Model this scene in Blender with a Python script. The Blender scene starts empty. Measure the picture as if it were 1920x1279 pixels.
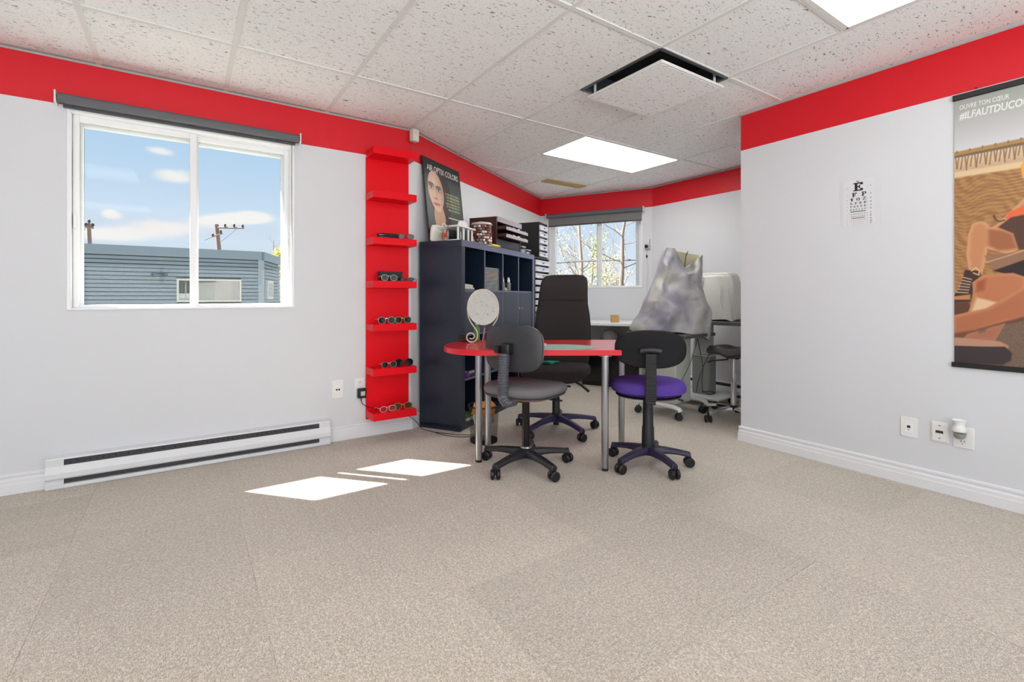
import bpy, bmesh, math, random
import numpy as np
from mathutils import Vector, Matrix
R = math.radians
PI = math.pi
random.seed(7)
np.random.seed(7)
scn = bpy.context.scene
C = scn.collection

# ------------------------------------------------------------------ measures
EYE = 1.057                       # camera height
CEIL = 2.399
YL = 3.645                        # left wall plane  (runs along X)
XR = 3.386                        # right wall plane (runs along Y)
T = 0.63135                       # ceiling module
YA = 2.952
X0 = -0.4092
YAW = 0.5976
YBACK = -2.6
XBACK = -2.6
WT = 0.25                         # wall thickness
A0 = Vector((1.503, 3.645, 0)); A1 = Vector((4.02, 5.195, 0))      # angled wall
B1 = Vector((4.72, 3.8914, 0))                                     # far window wall ends here
XA = 4.72                        # alcove side wall plane
YC = 1.98                         # end of the right wall
ROOM = [(XBACK, YBACK), (XR, YBACK), (XR, YC), (XA, YC), (4.72, 3.8914), (4.02, 5.195), (1.503, 3.645), (XBACK, YL)]

# ------------------------------------------------------------------ camera
cam_d = bpy.data.cameras.new('camera'); cam = bpy.data.objects.new('camera', cam_d); C.objects.link(cam)
cam.location = (0, 0, EYE); cam.rotation_euler = (R(90), 0, -YAW)
cam_d.sensor_width = 36; cam_d.lens = 901.9 / 1920 * 36
cam_d.shift_y = -(639.5 - 556.8) / 1920
cam_d.clip_start = 0.02; cam_d.clip_end = 500
scn.camera = cam

# ------------------------------------------------------------------ world: blue sky with a few small clouds
def ray(px, py):
    fw = Vector((math.sin(YAW), math.cos(YAW), 0)); rt = Vector((math.cos(YAW), -math.sin(YAW), 0))
    return fw + rt * ((px - 960) / 901.9) + Vector((0, 0, -(py - 556.8) / 901.9))

w = bpy.data.worlds.new('sky'); scn.world = w; w.use_nodes = True
nt = w.node_tree; nt.nodes.clear()
def N(t, ty, **kw):
    n = t.nodes.new(ty)
    for k, v in kw.items():
        if k in n.inputs: n.inputs[k].default_value = v
        else: setattr(n, k, v)
    return n
def Mth(t, op, a, b=None, clamp=False):
    n = t.nodes.new('ShaderNodeMath'); n.operation = op; n.use_clamp = clamp
    for i, v in enumerate((a, b)):
        if v is None: continue
        if isinstance(v, (int, float)): n.inputs[i].default_value = v
        else: t.links.new(v, n.inputs[i])
    return n.outputs[0]
tc = N(nt, 'ShaderNodeTexCoord')
sep = N(nt, 'ShaderNodeSeparateXYZ'); nt.links.new(tc.outputs['Generated'], sep.inputs[0])
ramp = N(nt, 'ShaderNodeValToRGB'); nt.links.new(sep.outputs[2], ramp.inputs[0])
el = ramp.color_ramp.elements
el[0].position = 0.0; el[0].color = (0.80, 0.87, 0.96, 1)
el[1].position = 0.75; el[1].color = (0.16, 0.40, 0.86, 1)
for p, c in ((0.12, (0.68, 0.81, 0.97, 1)), (0.26, (0.50, 0.71, 0.96, 1))):
    e = el.new(p); e.color = c
noise = N(nt, 'ShaderNodeTexNoise', Scale=9.0, Detail=5.0, Roughness=0.6)
mp = N(nt, 'ShaderNodeMapping'); mp.inputs['Scale'].default_value = (1, 1, 2.2)
nt.links.new(tc.outputs['Generated'], mp.inputs[0]); nt.links.new(mp.outputs[0], noise.inputs[0])
total = None
for px, py, wx, wz in ((324, 331, 26, 11), (300, 428, 48, 13), (300, 283, 20, 7), (418, 412, 34, 9), (480, 407, 28, 9), (205, 400, 10, 6), (190, 440, 40, 8)):
    d = ray(px, py).normalized()
    side = Vector((d.y, -d.x, 0)).normalized(); upv = side.cross(d)
    def dotn(v):
        n = nt.nodes.new('ShaderNodeVectorMath'); n.operation = 'DOT_PRODUCT'
        nt.links.new(tc.outputs['Generated'], n.inputs[0]); n.inputs[1].default_value = v; return n.outputs['Value']
    a = Mth(nt, 'MULTIPLY', dotn(side), 901.9 / wx / 1.25); b = Mth(nt, 'MULTIPLY', dotn(upv), 901.9 / wz / 1.25)
    rr = Mth(nt, 'ADD', Mth(nt, 'MULTIPLY', a, a), Mth(nt, 'MULTIPLY', b, b))
    g = Mth(nt, 'MULTIPLY', Mth(nt, 'EXPONENT', Mth(nt, 'MULTIPLY', rr, -0.9)), Mth(nt, 'GREATER_THAN', dotn(d), 0.5))
    total = g if total is None else Mth(nt, 'ADD', total, g)
cl = Mth(nt, 'ADD', total, Mth(nt, 'MULTIPLY', Mth(nt, 'SUBTRACT', noise.outputs[0], 0.5), 1.1))
clr = N(nt, 'ShaderNodeMapRange'); clr.inputs[1].default_value = 0.42; clr.inputs[2].default_value = 0.95; clr.interpolation_type = 'SMOOTHSTEP'
nt.links.new(cl, clr.inputs[0])
mx = N(nt, 'ShaderNodeMix', data_type='RGBA'); nt.links.new(clr.outputs[0], mx.inputs[0]); nt.links.new(ramp.outputs[0], mx.inputs[6])
mx.inputs[7].default_value = (0.98, 0.96, 0.96, 1)
bg = N(nt, 'ShaderNodeBackground', Strength=1.0); nt.links.new(mx.outputs[2], bg.inputs[0])
wo = N(nt, 'ShaderNodeOutputWorld'); nt.links.new(bg.outputs[0], wo.inputs[0])

# ------------------------------------------------------------------ sun and exposure
sd = bpy.data.lights.new('sun', 'SUN'); sd.energy = 34.0; sd.angle = R(0.5); sd.color = (1.0, 0.94, 0.85)
sun = bpy.data.objects.new('sun', sd); C.objects.link(sun)
sun.rotation_euler = Vector((0.88, -1.0, -1.5)).to_track_quat('-Z', 'Y').to_euler(); sun.location = (-6, 10, 12)
# added fill light behind the camera, tilted up to brighten the ceiling
ad = bpy.data.lights.new('shop_window_daylight', 'AREA'); ad.shape = 'RECTANGLE'; ad.size = 4.6; ad.size_y = 1.7; ad.energy = 262; ad.color = (0.87, 0.945, 1.0)
al = bpy.data.objects.new('shop_window_daylight', ad); C.objects.link(al)
al.location = (-0.2, YBACK - 0.10, 1.25); al.rotation_euler = (R(90 + 65), 0, 0)
vs = scn.view_settings
vs.view_transform = 'Standard'; vs.look = 'None'; vs.gamma = 1.0; vs.exposure = -0.05; vs.use_curve_mapping = False
LAMP = (12.0, 3.8, 9.0, 9.0)      # emission of each ceiling light diffuser, set one by one to balance the room's brightness

# ------------------------------------------------------------------ materials
def lin(c):
    if isinstance(c, str): c = tuple(int(c[i:i + 2], 16) for i in (0, 2, 4))
    return tuple((v / 255 / 12.92) if v / 255 <= 0.04045 else ((v / 255 + 0.055) / 1.055) ** 2.4 for v in c)
MATS = {}
def mat(name, col, rough=0.5, metal=0.0, var=0.06, scale=20, bump=0.0, bscale=200, stretch=(1, 1, 1), spec=0.5, coat=0.0, alpha=1.0):
    if name in MATS: return MATS[name]
    m = bpy.data.materials.new(name); m.use_nodes = True; t = m.node_tree
    p = t.nodes['Principled BSDF']
    p.inputs['Roughness'].default_value = rough; p.inputs['Metallic'].default_value = metal
    p.inputs['Specular IOR Level'].default_value = spec; p.inputs['Coat Weight'].default_value = coat
    p.inputs['Alpha'].default_value = alpha; p.inputs['Coat Roughness'].default_value = 0.07
    c = lin(col)
    g = N(t, 'ShaderNodeTexCoord'); mpn = N(t, 'ShaderNodeMapping'); mpn.inputs['Scale'].default_value = stretch
    t.links.new(g.outputs['Object'], mpn.inputs[0])
    nz = N(t, 'ShaderNodeTexNoise', Scale=scale, Detail=3.0); t.links.new(mpn.outputs[0], nz.inputs[0])
    x = N(t, 'ShaderNodeMix', data_type='RGBA')
    x.inputs[6].default_value = (*[v * (1 - var) for v in c], 1); x.inputs[7].default_value = (*[min(1, v * (1 + var)) for v in c], 1)
    t.links.new(nz.outputs[0], x.inputs[0]); t.links.new(x.outputs[2], p.inputs['Base Color'])
    if bump:
        n2 = N(t, 'ShaderNodeTexNoise', Scale=bscale, Detail=2.0); t.links.new(mpn.outputs[0], n2.inputs[0])
        bn = N(t, 'ShaderNodeBump', Strength=bump, Distance=0.002); t.links.new(n2.outputs[0], bn.inputs['Height'])
        t.links.new(bn.outputs[0], p.inputs['Normal'])
    MATS[name] = m; return m
def glass(name, tint=(1, 1, 1), gloss=0.06, rough=0.0):
    if name in MATS: return MATS[name]
    m = bpy.data.materials.new(name); m.use_nodes = True; t = m.node_tree; t.nodes.clear()
    tr = N(t, 'ShaderNodeBsdfTransparent'); tr.inputs[0].default_value = (*tint, 1)
    gl = N(t, 'ShaderNodeBsdfGlossy', Roughness=rough); mxs = N(t, 'ShaderNodeMixShader')
    fr = N(t, 'ShaderNodeFresnel', IOR=1.45); f2 = Mth(t, 'MULTIPLY', fr.outputs[0], gloss / 0.04 * 0.5, True)
    t.links.new(f2, mxs.inputs[0]); t.links.new(tr.outputs[0], mxs.inputs[1]); t.links.new(gl.outputs[0], mxs.inputs[2])
    o = N(t, 'ShaderNodeOutputMaterial'); t.links.new(mxs.outputs[0], o.inputs[0]); MATS[name] = m; return m
def emit(name, col, s):
    m = bpy.data.materials.new(name); m.use_nodes = True; t = m.node_tree; t.nodes.clear()
    g = N(t, 'ShaderNodeTexCoord'); nz = N(t, 'ShaderNodeTexNoise', Scale=3.0); t.links.new(g.outputs['Object'], nz.inputs[0])
    x = N(t, 'ShaderNodeMix', data_type='RGBA'); x.inputs[6].default_value = (*[c * 0.97 for c in col], 1); x.inputs[7].default_value = (*col, 1)
    t.links.new(nz.outputs[0], x.inputs[0])
    e = N(t, 'ShaderNodeEmission', Strength=s); t.links.new(x.outputs[2], e.inputs[0])
    o = N(t, 'ShaderNodeOutputMaterial'); t.links.new(e.outputs[0], o.inputs[0]); MATS[name] = m; return m
def vcol(name, rough=0.5, spec=0.5):
    m = bpy.data.materials.new(name); m.use_nodes = True; t = m.node_tree; p = t.nodes['Principled BSDF']
    a = N(t, 'ShaderNodeVertexColor'); a.layer_name = 'print'; t.links.new(a.outputs[0], p.inputs['Base Color'])
    p.inputs['Roughness'].default_value = rough; p.inputs['Specular IOR Level'].default_value = spec; return m

def carpet_mat():
    m = bpy.data.materials.new('carpet'); m.use_nodes = True; t = m.node_tree; p = t.nodes['Principled BSDF']
    p.inputs['Roughness'].default_value = 0.95; p.inputs['Specular IOR Level'].default_value = 0.1
    p.inputs['Sheen Weight'].default_value = 0.25; p.inputs['Sheen Roughness'].default_value = 0.6
    g = N(t, 'ShaderNodeNewGeometry'); oi = N(t, 'ShaderNodeObjectInfo')
    quarter = Mth(t, 'GREATER_THAN', oi.outputs['Random'], 0.5)
    vr = N(t, 'ShaderNodeVectorRotate'); vr.rotation_type = 'Z_AXIS'; t.links.new(g.outputs['Position'], vr.inputs[0])
    t.links.new(Mth(t, 'MULTIPLY', quarter, PI / 2), vr.inputs['Angle'])
    # looped pile in rows
    m1 = N(t, 'ShaderNodeMapping'); m1.inputs['Scale'].default_value = (1, 2.6, 1); t.links.new(vr.outputs[0], m1.inputs[0])
    vo = N(t, 'ShaderNodeTexVoronoi', Scale=150.0); t.links.new(m1.outputs[0], vo.inputs[0])
    nz = N(t, 'ShaderNodeTexNoise', Scale=95.0, Detail=4.0, Roughness=0.75); t.links.new(vr.outputs[0], nz.inputs[0])
    big = N(t, 'ShaderNodeTexNoise', Scale=1.3, Detail=2.0); t.links.new(g.outputs['Position'], big.inputs[0])
    m2 = N(t, 'ShaderNodeMapping'); m2.inputs['Scale'].default_value = (0.7, 60, 1); t.links.new(vr.outputs[0], m2.inputs[0])
    st = N(t, 'ShaderNodeTexNoise', Scale=1.0, Detail=3.0); t.links.new(m2.outputs[0], st.inputs[0])
    h = Mth(t, 'ADD', Mth(t, 'MULTIPLY', nz.outputs[0], 0.8), Mth(t, 'MULTIPLY', vo.outputs['Distance'], 0.5))
    cr = N(t, 'ShaderNodeValToRGB'); t.links.new(h, cr.inputs[0])
    cr.color_ramp.elements[0].position = 0.36; cr.color_ramp.elements[0].color = (*lin('847a6b'), 1)
    cr.color_ramp.elements[1].position = 0.86; cr.color_ramp.elements[1].color = (*lin('dcd2c3'), 1)
    k = Mth(t, 'ADD', 0.785, Mth(t, 'ADD', Mth(t, 'MULTIPLY', oi.outputs['Random'], 0.13), Mth(t, 'ADD', Mth(t, 'MULTIPLY', big.outputs[0], 0.16), Mth(t, 'MULTIPLY', st.outputs[0], 0.16))))
    vm = N(t, 'ShaderNodeVectorMath', operation='SCALE'); t.links.new(cr.outputs[0], vm.inputs[0]); t.links.new(k, vm.inputs['Scale'])
    t.links.new(vm.outputs[0], p.inputs['Base Color'])
    bn = N(t, 'ShaderNodeBump', Strength=0.7, Distance=0.004); t.links.new(h, bn.inputs['Height']); t.links.new(bn.outputs[0], p.inputs['Normal'])
    return m
def tile_mat():
    m = bpy.data.materials.new('ceiling_tile'); m.use_nodes = True; t = m.node_tree; p = t.nodes['Principled BSDF']
    p.inputs['Roughness'].default_value = 0.95; p.inputs['Specular IOR Level'].default_value = 0.1
    g = N(t, 'ShaderNodeNewGeometry')
    wz = N(t, 'ShaderNodeTexNoise', Scale=14.0, Detail=1.0); t.links.new(g.outputs['Position'], wz.inputs[0])
    va = N(t, 'ShaderNodeVectorMath', operation='MULTIPLY_ADD'); t.links.new(wz.outputs['Color'], va.inputs[0]); va.inputs[1].default_value = (0.05, 0.05, 0); t.links.new(g.outputs['Position'], va.inputs[2])
    m1 = N(t, 'ShaderNodeMapping'); m1.inputs['Scale'].default_value = (40, 115, 1); m1.inputs['Rotation'].default_value = (0, 0, R(12)); t.links.new(va.outputs[0], m1.inputs[0])
    n1 = N(t, 'ShaderNodeTexNoise', Scale=1.0, Detail=2.0, Roughness=0.55); t.links.new(m1.outputs[0], n1.inputs[0])
    m2 = N(t, 'ShaderNodeMapping'); m2.inputs['Scale'].default_value = (150, 190, 1); t.links.new(g.outputs['Position'], m2.inputs[0])
    n2 = N(t, 'ShaderNodeTexNoise', Scale=1.0, Detail=1.0); t.links.new(m2.outputs[0], n2.inputs[0])
    a = N(t, 'ShaderNodeMapRange'); a.inputs[1].default_value = 0.635; a.inputs[2].default_value = 0.69; t.links.new(n1.outputs[0], a.inputs[0])
    b = N(t, 'ShaderNodeMapRange'); b.inputs[1].default_value = 0.62; b.inputs[2].default_value = 0.74; t.links.new(n2.outputs[0], b.inputs[0])
    f = Mth(t, 'MAXIMUM', a.outputs[0], Mth(t, 'MULTIPLY', b.outputs[0], 0.5))
    x = N(t, 'ShaderNodeMix', data_type='RGBA'); x.inputs[6].default_value = (0.90, 0.905, 0.905, 1); x.inputs[7].default_value = (0.25, 0.245, 0.24, 1)
    t.links.new(f, x.inputs[0]); t.links.new(x.outputs[2], p.inputs['Base Color'])
    bn = N(t, 'ShaderNodeBump', Strength=0.5, Distance=0.002); bn.invert = True; t.links.new(f, bn.inputs['Height']); t.links.new(bn.outputs[0], p.inputs['Normal'])
    return m

M_wall = mat('white_paint', (219, 221, 224), 0.62, var=0.012, scale=3, bump=0.05, bscale=160, spec=0.3)
M_red = mat('red_paint', (216, 20, 36), 0.5, var=0.03, scale=2.5, bump=0.05, bscale=160, spec=0.4)
M_trim = mat('white_trim', (233, 234, 236), 0.4, var=0.01)
M_carpet = carpet_mat(); M_tile = tile_mat()
M_bar = mat('ceiling_bar', (226, 226, 224), 0.5, var=0.02)
M_vinyl = mat('white_vinyl', (240, 241, 242), 0.35, var=0.01)
M_glass = glass('window_glass', (0.985, 0.99, 0.985), 0.008)
M_clear = glass('clear_plastic', (0.93, 0.95, 0.94), 0.05, 0.15)
M_blind = mat('grey_blind', (98, 100, 104), 0.7, var=0.03, bump=0.1, bscale=500)
M_heater = mat('heater_enamel', (226, 228, 230), 0.4, var=0.01)
M_dark = mat('dark_metal', (48, 48, 50), 0.5, var=0.1)
M_black = mat('black_plastic', (20, 20, 22), 0.45, var=0.08, bump=0.12, bscale=700)
M_blackgloss = mat('black_gloss', (16, 16, 18), 0.15, var=0.05)
M_shelfred = mat('red_lacquer', (232, 5, 26), 0.4, var=0.02, scale=3, spec=0.2)
M_redtop = mat('red_tabletop', (214, 8, 32), 0.3, var=0.03, scale=6, spec=0.4, coat=0.45)
M_steel = mat('brushed_steel', (172, 173, 175), 0.32, 0.9, var=0.04, stretch=(1, 1, 0.1))
M_chrome = mat('chrome', (225, 225, 228), 0.08, 1.0, var=0.01)
M_white = mat('white_plastic', (236, 236, 234), 0.4, var=0.015)
M_navy = mat('black_blue_wood', (26, 38, 54), 0.34, var=0.25, scale=30, stretch=(1, 1, 0.06), bump=0.06, bscale=60, spec=0.6)
M_navyreflect = mat('navy_edge_reflection', (96, 99, 124), 0.4, var=0.06, scale=30)  # reflections on the bookcase's front edges, put into a lighter colour
M_greyfab = mat('grey_fabric', (116, 112, 114), 0.95, var=0.35, scale=330, bump=0.5, bscale=500, spec=0.1)
M_blackfab = mat('black_mesh_fabric', (58, 54, 53), 0.9, var=0.3, scale=240, stretch=(1, 1, 3), bump=0.5, bscale=420, spec=0.1)
M_purple = mat('purple_fabric', (88, 64, 148), 0.95, var=0.18, scale=260, bump=0.4, bscale=500, spec=0.1)
M_purpleplastic = mat('purple_black_plastic', (44, 38, 62), 0.38, var=0.08)
M_ply = mat('orange_plywood', (190, 122, 62), 0.6, var=0.15, stretch=(4, 1, 1))
M_cream = mat('cream_plastic', (214, 210, 196), 0.45, var=0.03)
M_brownwood = mat('dark_brown_wood', (66, 34, 32), 0.4, var=0.15, stretch=(1, 1, 0.15), spec=0.5)
M_cable = mat('black_cable', (28, 27, 26), 0.5, var=0.1)

# ------------------------------------------------------------------ mesh helpers
class MB:
    def __init__(s): s.v = []; s.f = []; s.m = []
    def add(s, vs, fs, mi=0):
        o = len(s.v); s.v += [tuple(p) for p in vs]; s.f += [tuple(i + o for i in f) for f in fs]; s.m += [mi] * len(fs); return s
    def box(s, x0, x1, y0, y1, z0, z1, mi=0, M=None):
        vs = [Vector(p) for p in ((x0, y0, z0), (x1, y0, z0), (x1, y1, z0), (x0, y1, z0), (x0, y0, z1), (x1, y0, z1), (x1, y1, z1), (x0, y1, z1))]
        if M is not None: vs = [M @ p for p in vs]
        return s.add(vs, [(3, 2, 1, 0), (4, 5, 6, 7), (0, 1, 5, 4), (1, 2, 6, 5), (2, 3, 7, 6), (3, 0, 4, 7)], mi)
    def tube(s, path, r, n=10, mi=0, cap=True, flat=1.0):
        path = [Vector(p) for p in path]; k = len(path); rs = r if isinstance(r, (list, tuple)) else [r] * k
        vs = []; fs = []; ref = None
        for i, p in enumerate(path):
            t = (path[min(i + 1, k - 1)] - path[max(i - 1, 0)]).normalized()
            if ref is None:
                ref = Vector((0, 0, 1)) if abs(t.z) < 0.9 else Vector((1, 0, 0))
            a = (ref - t * ref.dot(t)).normalized(); ref = a; b = t.cross(a)
            for j in range(n):
                th = 2 * PI * j / n; vs.append(p + (a * math.cos(th) * flat + b * math.sin(th)) * rs[i])
        for i in range(k - 1):
            for j in range(n):
                j2 = (j + 1) % n; fs.append((i * n + j, i * n + j2, (i + 1) * n + j2, (i + 1) * n + j))
        if cap: fs.append(tuple(range(n - 1, -1, -1))); fs.append(tuple(range((k - 1) * n, k * n)))
        return s.add(vs, fs, mi)
    def lathe(s, prof, n=24, c=(0, 0, 0), mi=0, M=None, close=True):
        vs = []; fs = []; k = len(prof)
        for r, z in prof:
            for j in range(n):
                th = 2 * PI * j / n; p = Vector((r * math.cos(th), r * math.sin(th), z))
                if M is not None: p = M @ p
                vs.append(p + Vector(c))
        for i in range(k - 1):
            for j in range(n):
                j2 = (j + 1) % n; fs.append((i * n + j, i * n + j2, (i + 1) * n + j2, (i + 1) * n + j))
        if close:
            fs.append(tuple(range(n - 1, -1, -1))); fs.append(tuple(range((k - 1) * n, k * n)))
        return s.add(vs, fs, mi)
    def prism(s, poly, z0, z1, mi=0, M=None):
        n = len(poly); vs = [Vector((x, y, z0)) for x, y in poly] + [Vector((x, y, z1)) for x, y in poly]
        if M is not None: vs = [M @ p for p in vs]
        fs = [tuple(range(n - 1, -1, -1)), tuple(range(n, 2 * n))] + [(i, (i + 1) % n, n + (i + 1) % n, n + i) for i in range(n)]
        return s.add(vs, fs, mi)
    def loft(s, secs, mi=0, cap=True):
        n = len(secs[0]); vs = [p for q in secs for p in q]; fs = []
        for i in range(len(secs) - 1):
            for j in range(n):
                j2 = (j + 1) % n; fs.append((i * n + j, i * n + j2, (i + 1) * n + j2, (i + 1) * n + j))
        if cap: fs.append(tuple(range(n - 1, -1, -1))); fs.append(tuple(range((len(secs) - 1) * n, len(secs) * n)))
        return s.add(vs, fs, mi)
    def ell(s, c, r, nu=16, nv=10, mi=0, M=None):
        prof = []
        vs = []; fs = []
        for i in range(nv + 1):
            ph = -PI / 2 + PI * i / nv
            for j in range(nu):
                th = 2 * PI * j / nu; p = Vector((r[0] * math.cos(ph) * math.cos(th), r[1] * math.cos(ph) * math.sin(th), r[2] * math.sin(ph)))
                if M is not None: p = M @ p
                vs.append(p + Vector(c))
        for i in range(nv):
            for j in range(nu):
                j2 = (j + 1) % nu; fs.append((i * nu + j, i * nu + j2, (i + 1) * nu + j2, (i + 1) * nu + j))
        return s.add(vs, fs, mi)
    def grid(s, fn, nu, nv, mi=0):
        vs = [fn(i / nu, j / nv) for j in range(nv + 1) for i in range(nu + 1)]
        fs = [(j * (nu + 1) + i, j * (nu + 1) + i + 1, (j + 1) * (nu + 1) + i + 1, (j + 1) * (nu + 1) + i) for j in range(nv) for i in range(nu)]
        return s.add(vs, fs, mi)
    def build(s, name, mats, parent=None, bevel=0.0, smooth=True, sub=0, angle=38, seg=2, label=None, thick=0.0):
        me = bpy.data.meshes.new(name); me.from_pydata(s.v, [], s.f)
        if not isinstance(mats, (list, tuple)): mats = [mats]
        for m in mats: me.materials.append(m)
        if any(s.m): me.polygons.foreach_set('material_index', s.m)
        bm = bmesh.new(); bm.from_mesh(me); bmesh.ops.remove_doubles(bm, verts=bm.verts, dist=1e-6); bmesh.ops.recalc_face_normals(bm, faces=bm.faces); bm.to_mesh(me); bm.free()
        me.update()
        if smooth:
            me.shade_smooth(); me.set_sharp_from_angle(angle=R(angle))
        o = bpy.data.objects.new(name, me); C.objects.link(o); o.parent = parent
        if thick: md = o.modifiers.new('thickness', 'SOLIDIFY'); md.thickness = thick; md.offset = 0
        if bevel:
            md = o.modifiers.new('edge', 'BEVEL'); md.width = bevel; md.segments = seg; md.limit_method = 'ANGLE'; md.angle_limit = R(40)
        if sub: md = o.modifiers.new('round', 'SUBSURF'); md.levels = sub; md.render_levels = sub
        if label: o['label'] = label
        return o
def thing(name, label, cat, loc=(0, 0, 0), rz=0.0, group=None):
    o = bpy.data.objects.new(name, None); C.objects.link(o); o.empty_display_size = 0.1
    o.location = loc; o.rotation_euler = (0, 0, rz); return tag(o, label, cat, group)
def tag(o, label, cat, group=None):
    o['label'] = label; o['category'] = cat
    if group: o['group'] = group
    return o
def struct(o, label=None):
    o['kind'] = 'structure'
    if label: o['label'] = label; o['category'] = o.name.split('.')[0].split('_')[0]
    return o
def copy_tree(o, parent=None):
    c = o.copy(); C.objects.link(c); c.parent = parent
    for ch in list(o.children): copy_tree(ch, c)
    return c
def bar(a, b, wdt, hgt):                       # rectangular bar between two points, returns box matrix pieces
    a = Vector(a); b = Vector(b); d = b - a; L = d.length; q = d.to_track_quat('X', 'Z').to_matrix().to_4x4(); q.translation = a
    return (0, L, -wdt / 2, wdt / 2, -hgt / 2, hgt / 2, 0, q)
def text(body, size, loc, M, material, parent, name='lettering', align='LEFT', shear=0.0, ext=0.0004, bold=0.0, sx=1.0):
    cu = bpy.data.curves.new(name, 'FONT'); cu.body = body; cu.size = size; cu.align_x = align; cu.extrude = ext; cu.shear = shear; cu.offset = bold; cu.resolution_u = 3
    tmp = bpy.data.objects.new(name + '_curve', cu); C.objects.link(tmp)
    dg = bpy.context.evaluated_depsgraph_get(); me = bpy.data.meshes.new_from_object(tmp.evaluated_get(dg))
    bpy.data.objects.remove(tmp); bpy.data.curves.remove(cu)
    mm = M.copy(); mm.translation = Vector(loc)
    me.transform(mm @ Matrix.Diagonal((sx, 1, 1, 1))); me.materials.clear(); me.materials.append(material)
    o = bpy.data.objects.new(name, me); C.objects.link(o); o.parent = parent; return o
def clip_rect(poly, x0, x1, y0, y1):
    def cut(P, ax, v, keep_less):
        out = []
        for i in range(len(P)):
            a, b = P[i], P[(i + 1) % len(P)]
            ia = (a[ax] <= v) if keep_less else (a[ax] >= v); ib = (b[ax] <= v) if keep_less else (b[ax] >= v)
            if ia: out.append(a)
            if ia != ib:
                t = (v - a[ax]) / (b[ax] - a[ax]); out.append((a[0] + t * (b[0] - a[0]), a[1] + t * (b[1] - a[1])))
        return out
    P = list(poly)
    for ax, v, k in ((0, x1, True), (0, x0, False), (1, y1, True), (1, y0, False)):
        P = cut(P, ax, v, k)
        if len(P) < 3: return []
    Q = []
    for p in P:
        if not Q or math.hypot(p[0] - Q[-1][0], p[1] - Q[-1][1]) > 1e-4: Q.append(p)
    if len(Q) > 2 and math.hypot(Q[0][0] - Q[-1][0], Q[0][1] - Q[-1][1]) < 1e-4: Q.pop()
    area = 0.5 * sum(Q[i][0] * Q[(i + 1) % len(Q)][1] - Q[(i + 1) % len(Q)][0] * Q[i][1] for i in range(len(Q)))
    return Q if len(Q) > 2 and abs(area) > 2e-4 else []
def frame_M(o, ex, ez=Vector((0, 0, 1))):      # local x = ex, local z = up, local y = z cross x
    ex = Vector(ex).normalized(); ey = ez.cross(ex)
    m = Matrix((ex, ey, ez)).transposed().to_4x4(); m.translation = Vector(o); return m

# ================================================================== STRUCTURE
# floor of carpet tiles
floor = struct(MB().prism(ROOM, -0.12, -0.0065).build('floor', M_carpet, smooth=False), 'beige looped carpet floor laid in square tiles')
CT = 0.624
for i in range(-8, 6):
    for j in range(-7, 8):
        x0 = 2.09 + i * CT; y0 = 0.907 + j * CT
        P = clip_rect(ROOM, x0 + 0.0004, x0 + CT - 0.0004, y0 + 0.0004, y0 + CT - 0.0004)
        if P: MB().prism(P, -0.0062, random.uniform(-0.0009, 0.0)).build('carpet_tile', M_carpet, floor, smooth=False)

# suspended ceiling
ceil = struct(MB().prism(ROOM, CEIL + 0.16, CEIL + 0.3).build('ceiling', mat('plenum', (150, 150, 150), 0.9), smooth=False), 'suspended ceiling of white fissured tiles in a white grid')
LIGHTS = [(5, 7, YA, YA + T), (3, 5, YA - 4 * T, YA - 3 * T), (-2, 0, YA - 4 * T, YA - 3 * T), (-2, 0, YA - 8 * T, YA - 7 * T)]  # the last two are added out of view to brighten the room
lights_rect = [(X0 + a * T, X0 + b * T, c, d) for a, b, c, d in LIGHTS]
diff_rect = (X0 + 4 * T, X0 + 5 * T, YA - 2 * T, YA - T)
def blocked(cx, cy):
    return any(a < cx < b and c < cy < d for a, b, c, d in lights_rect + [diff_rect])
for i in range(-4, 9):
    for k in range(-5, 2):
        x0 = X0 + i * T; ya = YA + k * 2 * T
        cells = [(ya, ya + 2 * T)]
        if blocked(x0 + T / 2, ya + T / 2) or blocked(x0 + T / 2, ya + 1.5 * T): cells = [(ya, ya + T), (ya + T, ya + 2 * T)]
        for c0, c1 in cells:
            if blocked(x0 + T / 2, (c0 + c1) / 2): continue
            P = clip_rect(ROOM, x0 + 0.004, x0 + T - 0.004, c0 + 0.004, c1 - 0.004)
            if P: MB().prism(P, CEIL + 0.003, CEIL + 0.018).build('ceiling_tile', M_tile, ceil, smooth=False)
BW = 0.0125
for i in range(-3, 9):                                             # cross bars (along Y)
    x = X0 + i * T
    for k in range(-9, 5):
        y0 = YA + k * T
        if any(a + 0.1 < x < b - 0.1 and c < y0 + T / 2 < d for a, b, c, d in lights_rect): continue
        P = clip_rect(ROOM, x - BW, x + BW, y0 + BW, y0 + T - BW if (k % 2) else y0 + T)
        if P: MB().prism(P, CEIL - 0.002, CEIL + 0.003).build('grid_bar', M_bar, ceil, smooth=False)
for k in range(-4, 2):                                             # main bars (along X)
    y = YA + 2 * k * T; P = clip_rect(ROOM, XBACK, XA, y - BW, y + BW)
    if P: MB().prism(P, CEIL - 0.0025, CEIL + 0.003).build('grid_bar', M_bar, ceil, smooth=False)
for a, b, c, d in lights_rect + [diff_rect]:                       # short bars beside the lights
    yy = d if abs(((d - YA) / T) % 2) > 0.5 else c
    P = clip_rect(ROOM, a + BW, b - BW, yy - BW, yy + BW)
    if P: MB().prism(P, CEIL - 0.002, CEIL + 0.003).build('grid_bar', M_bar, ceil, smooth=False)


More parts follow.
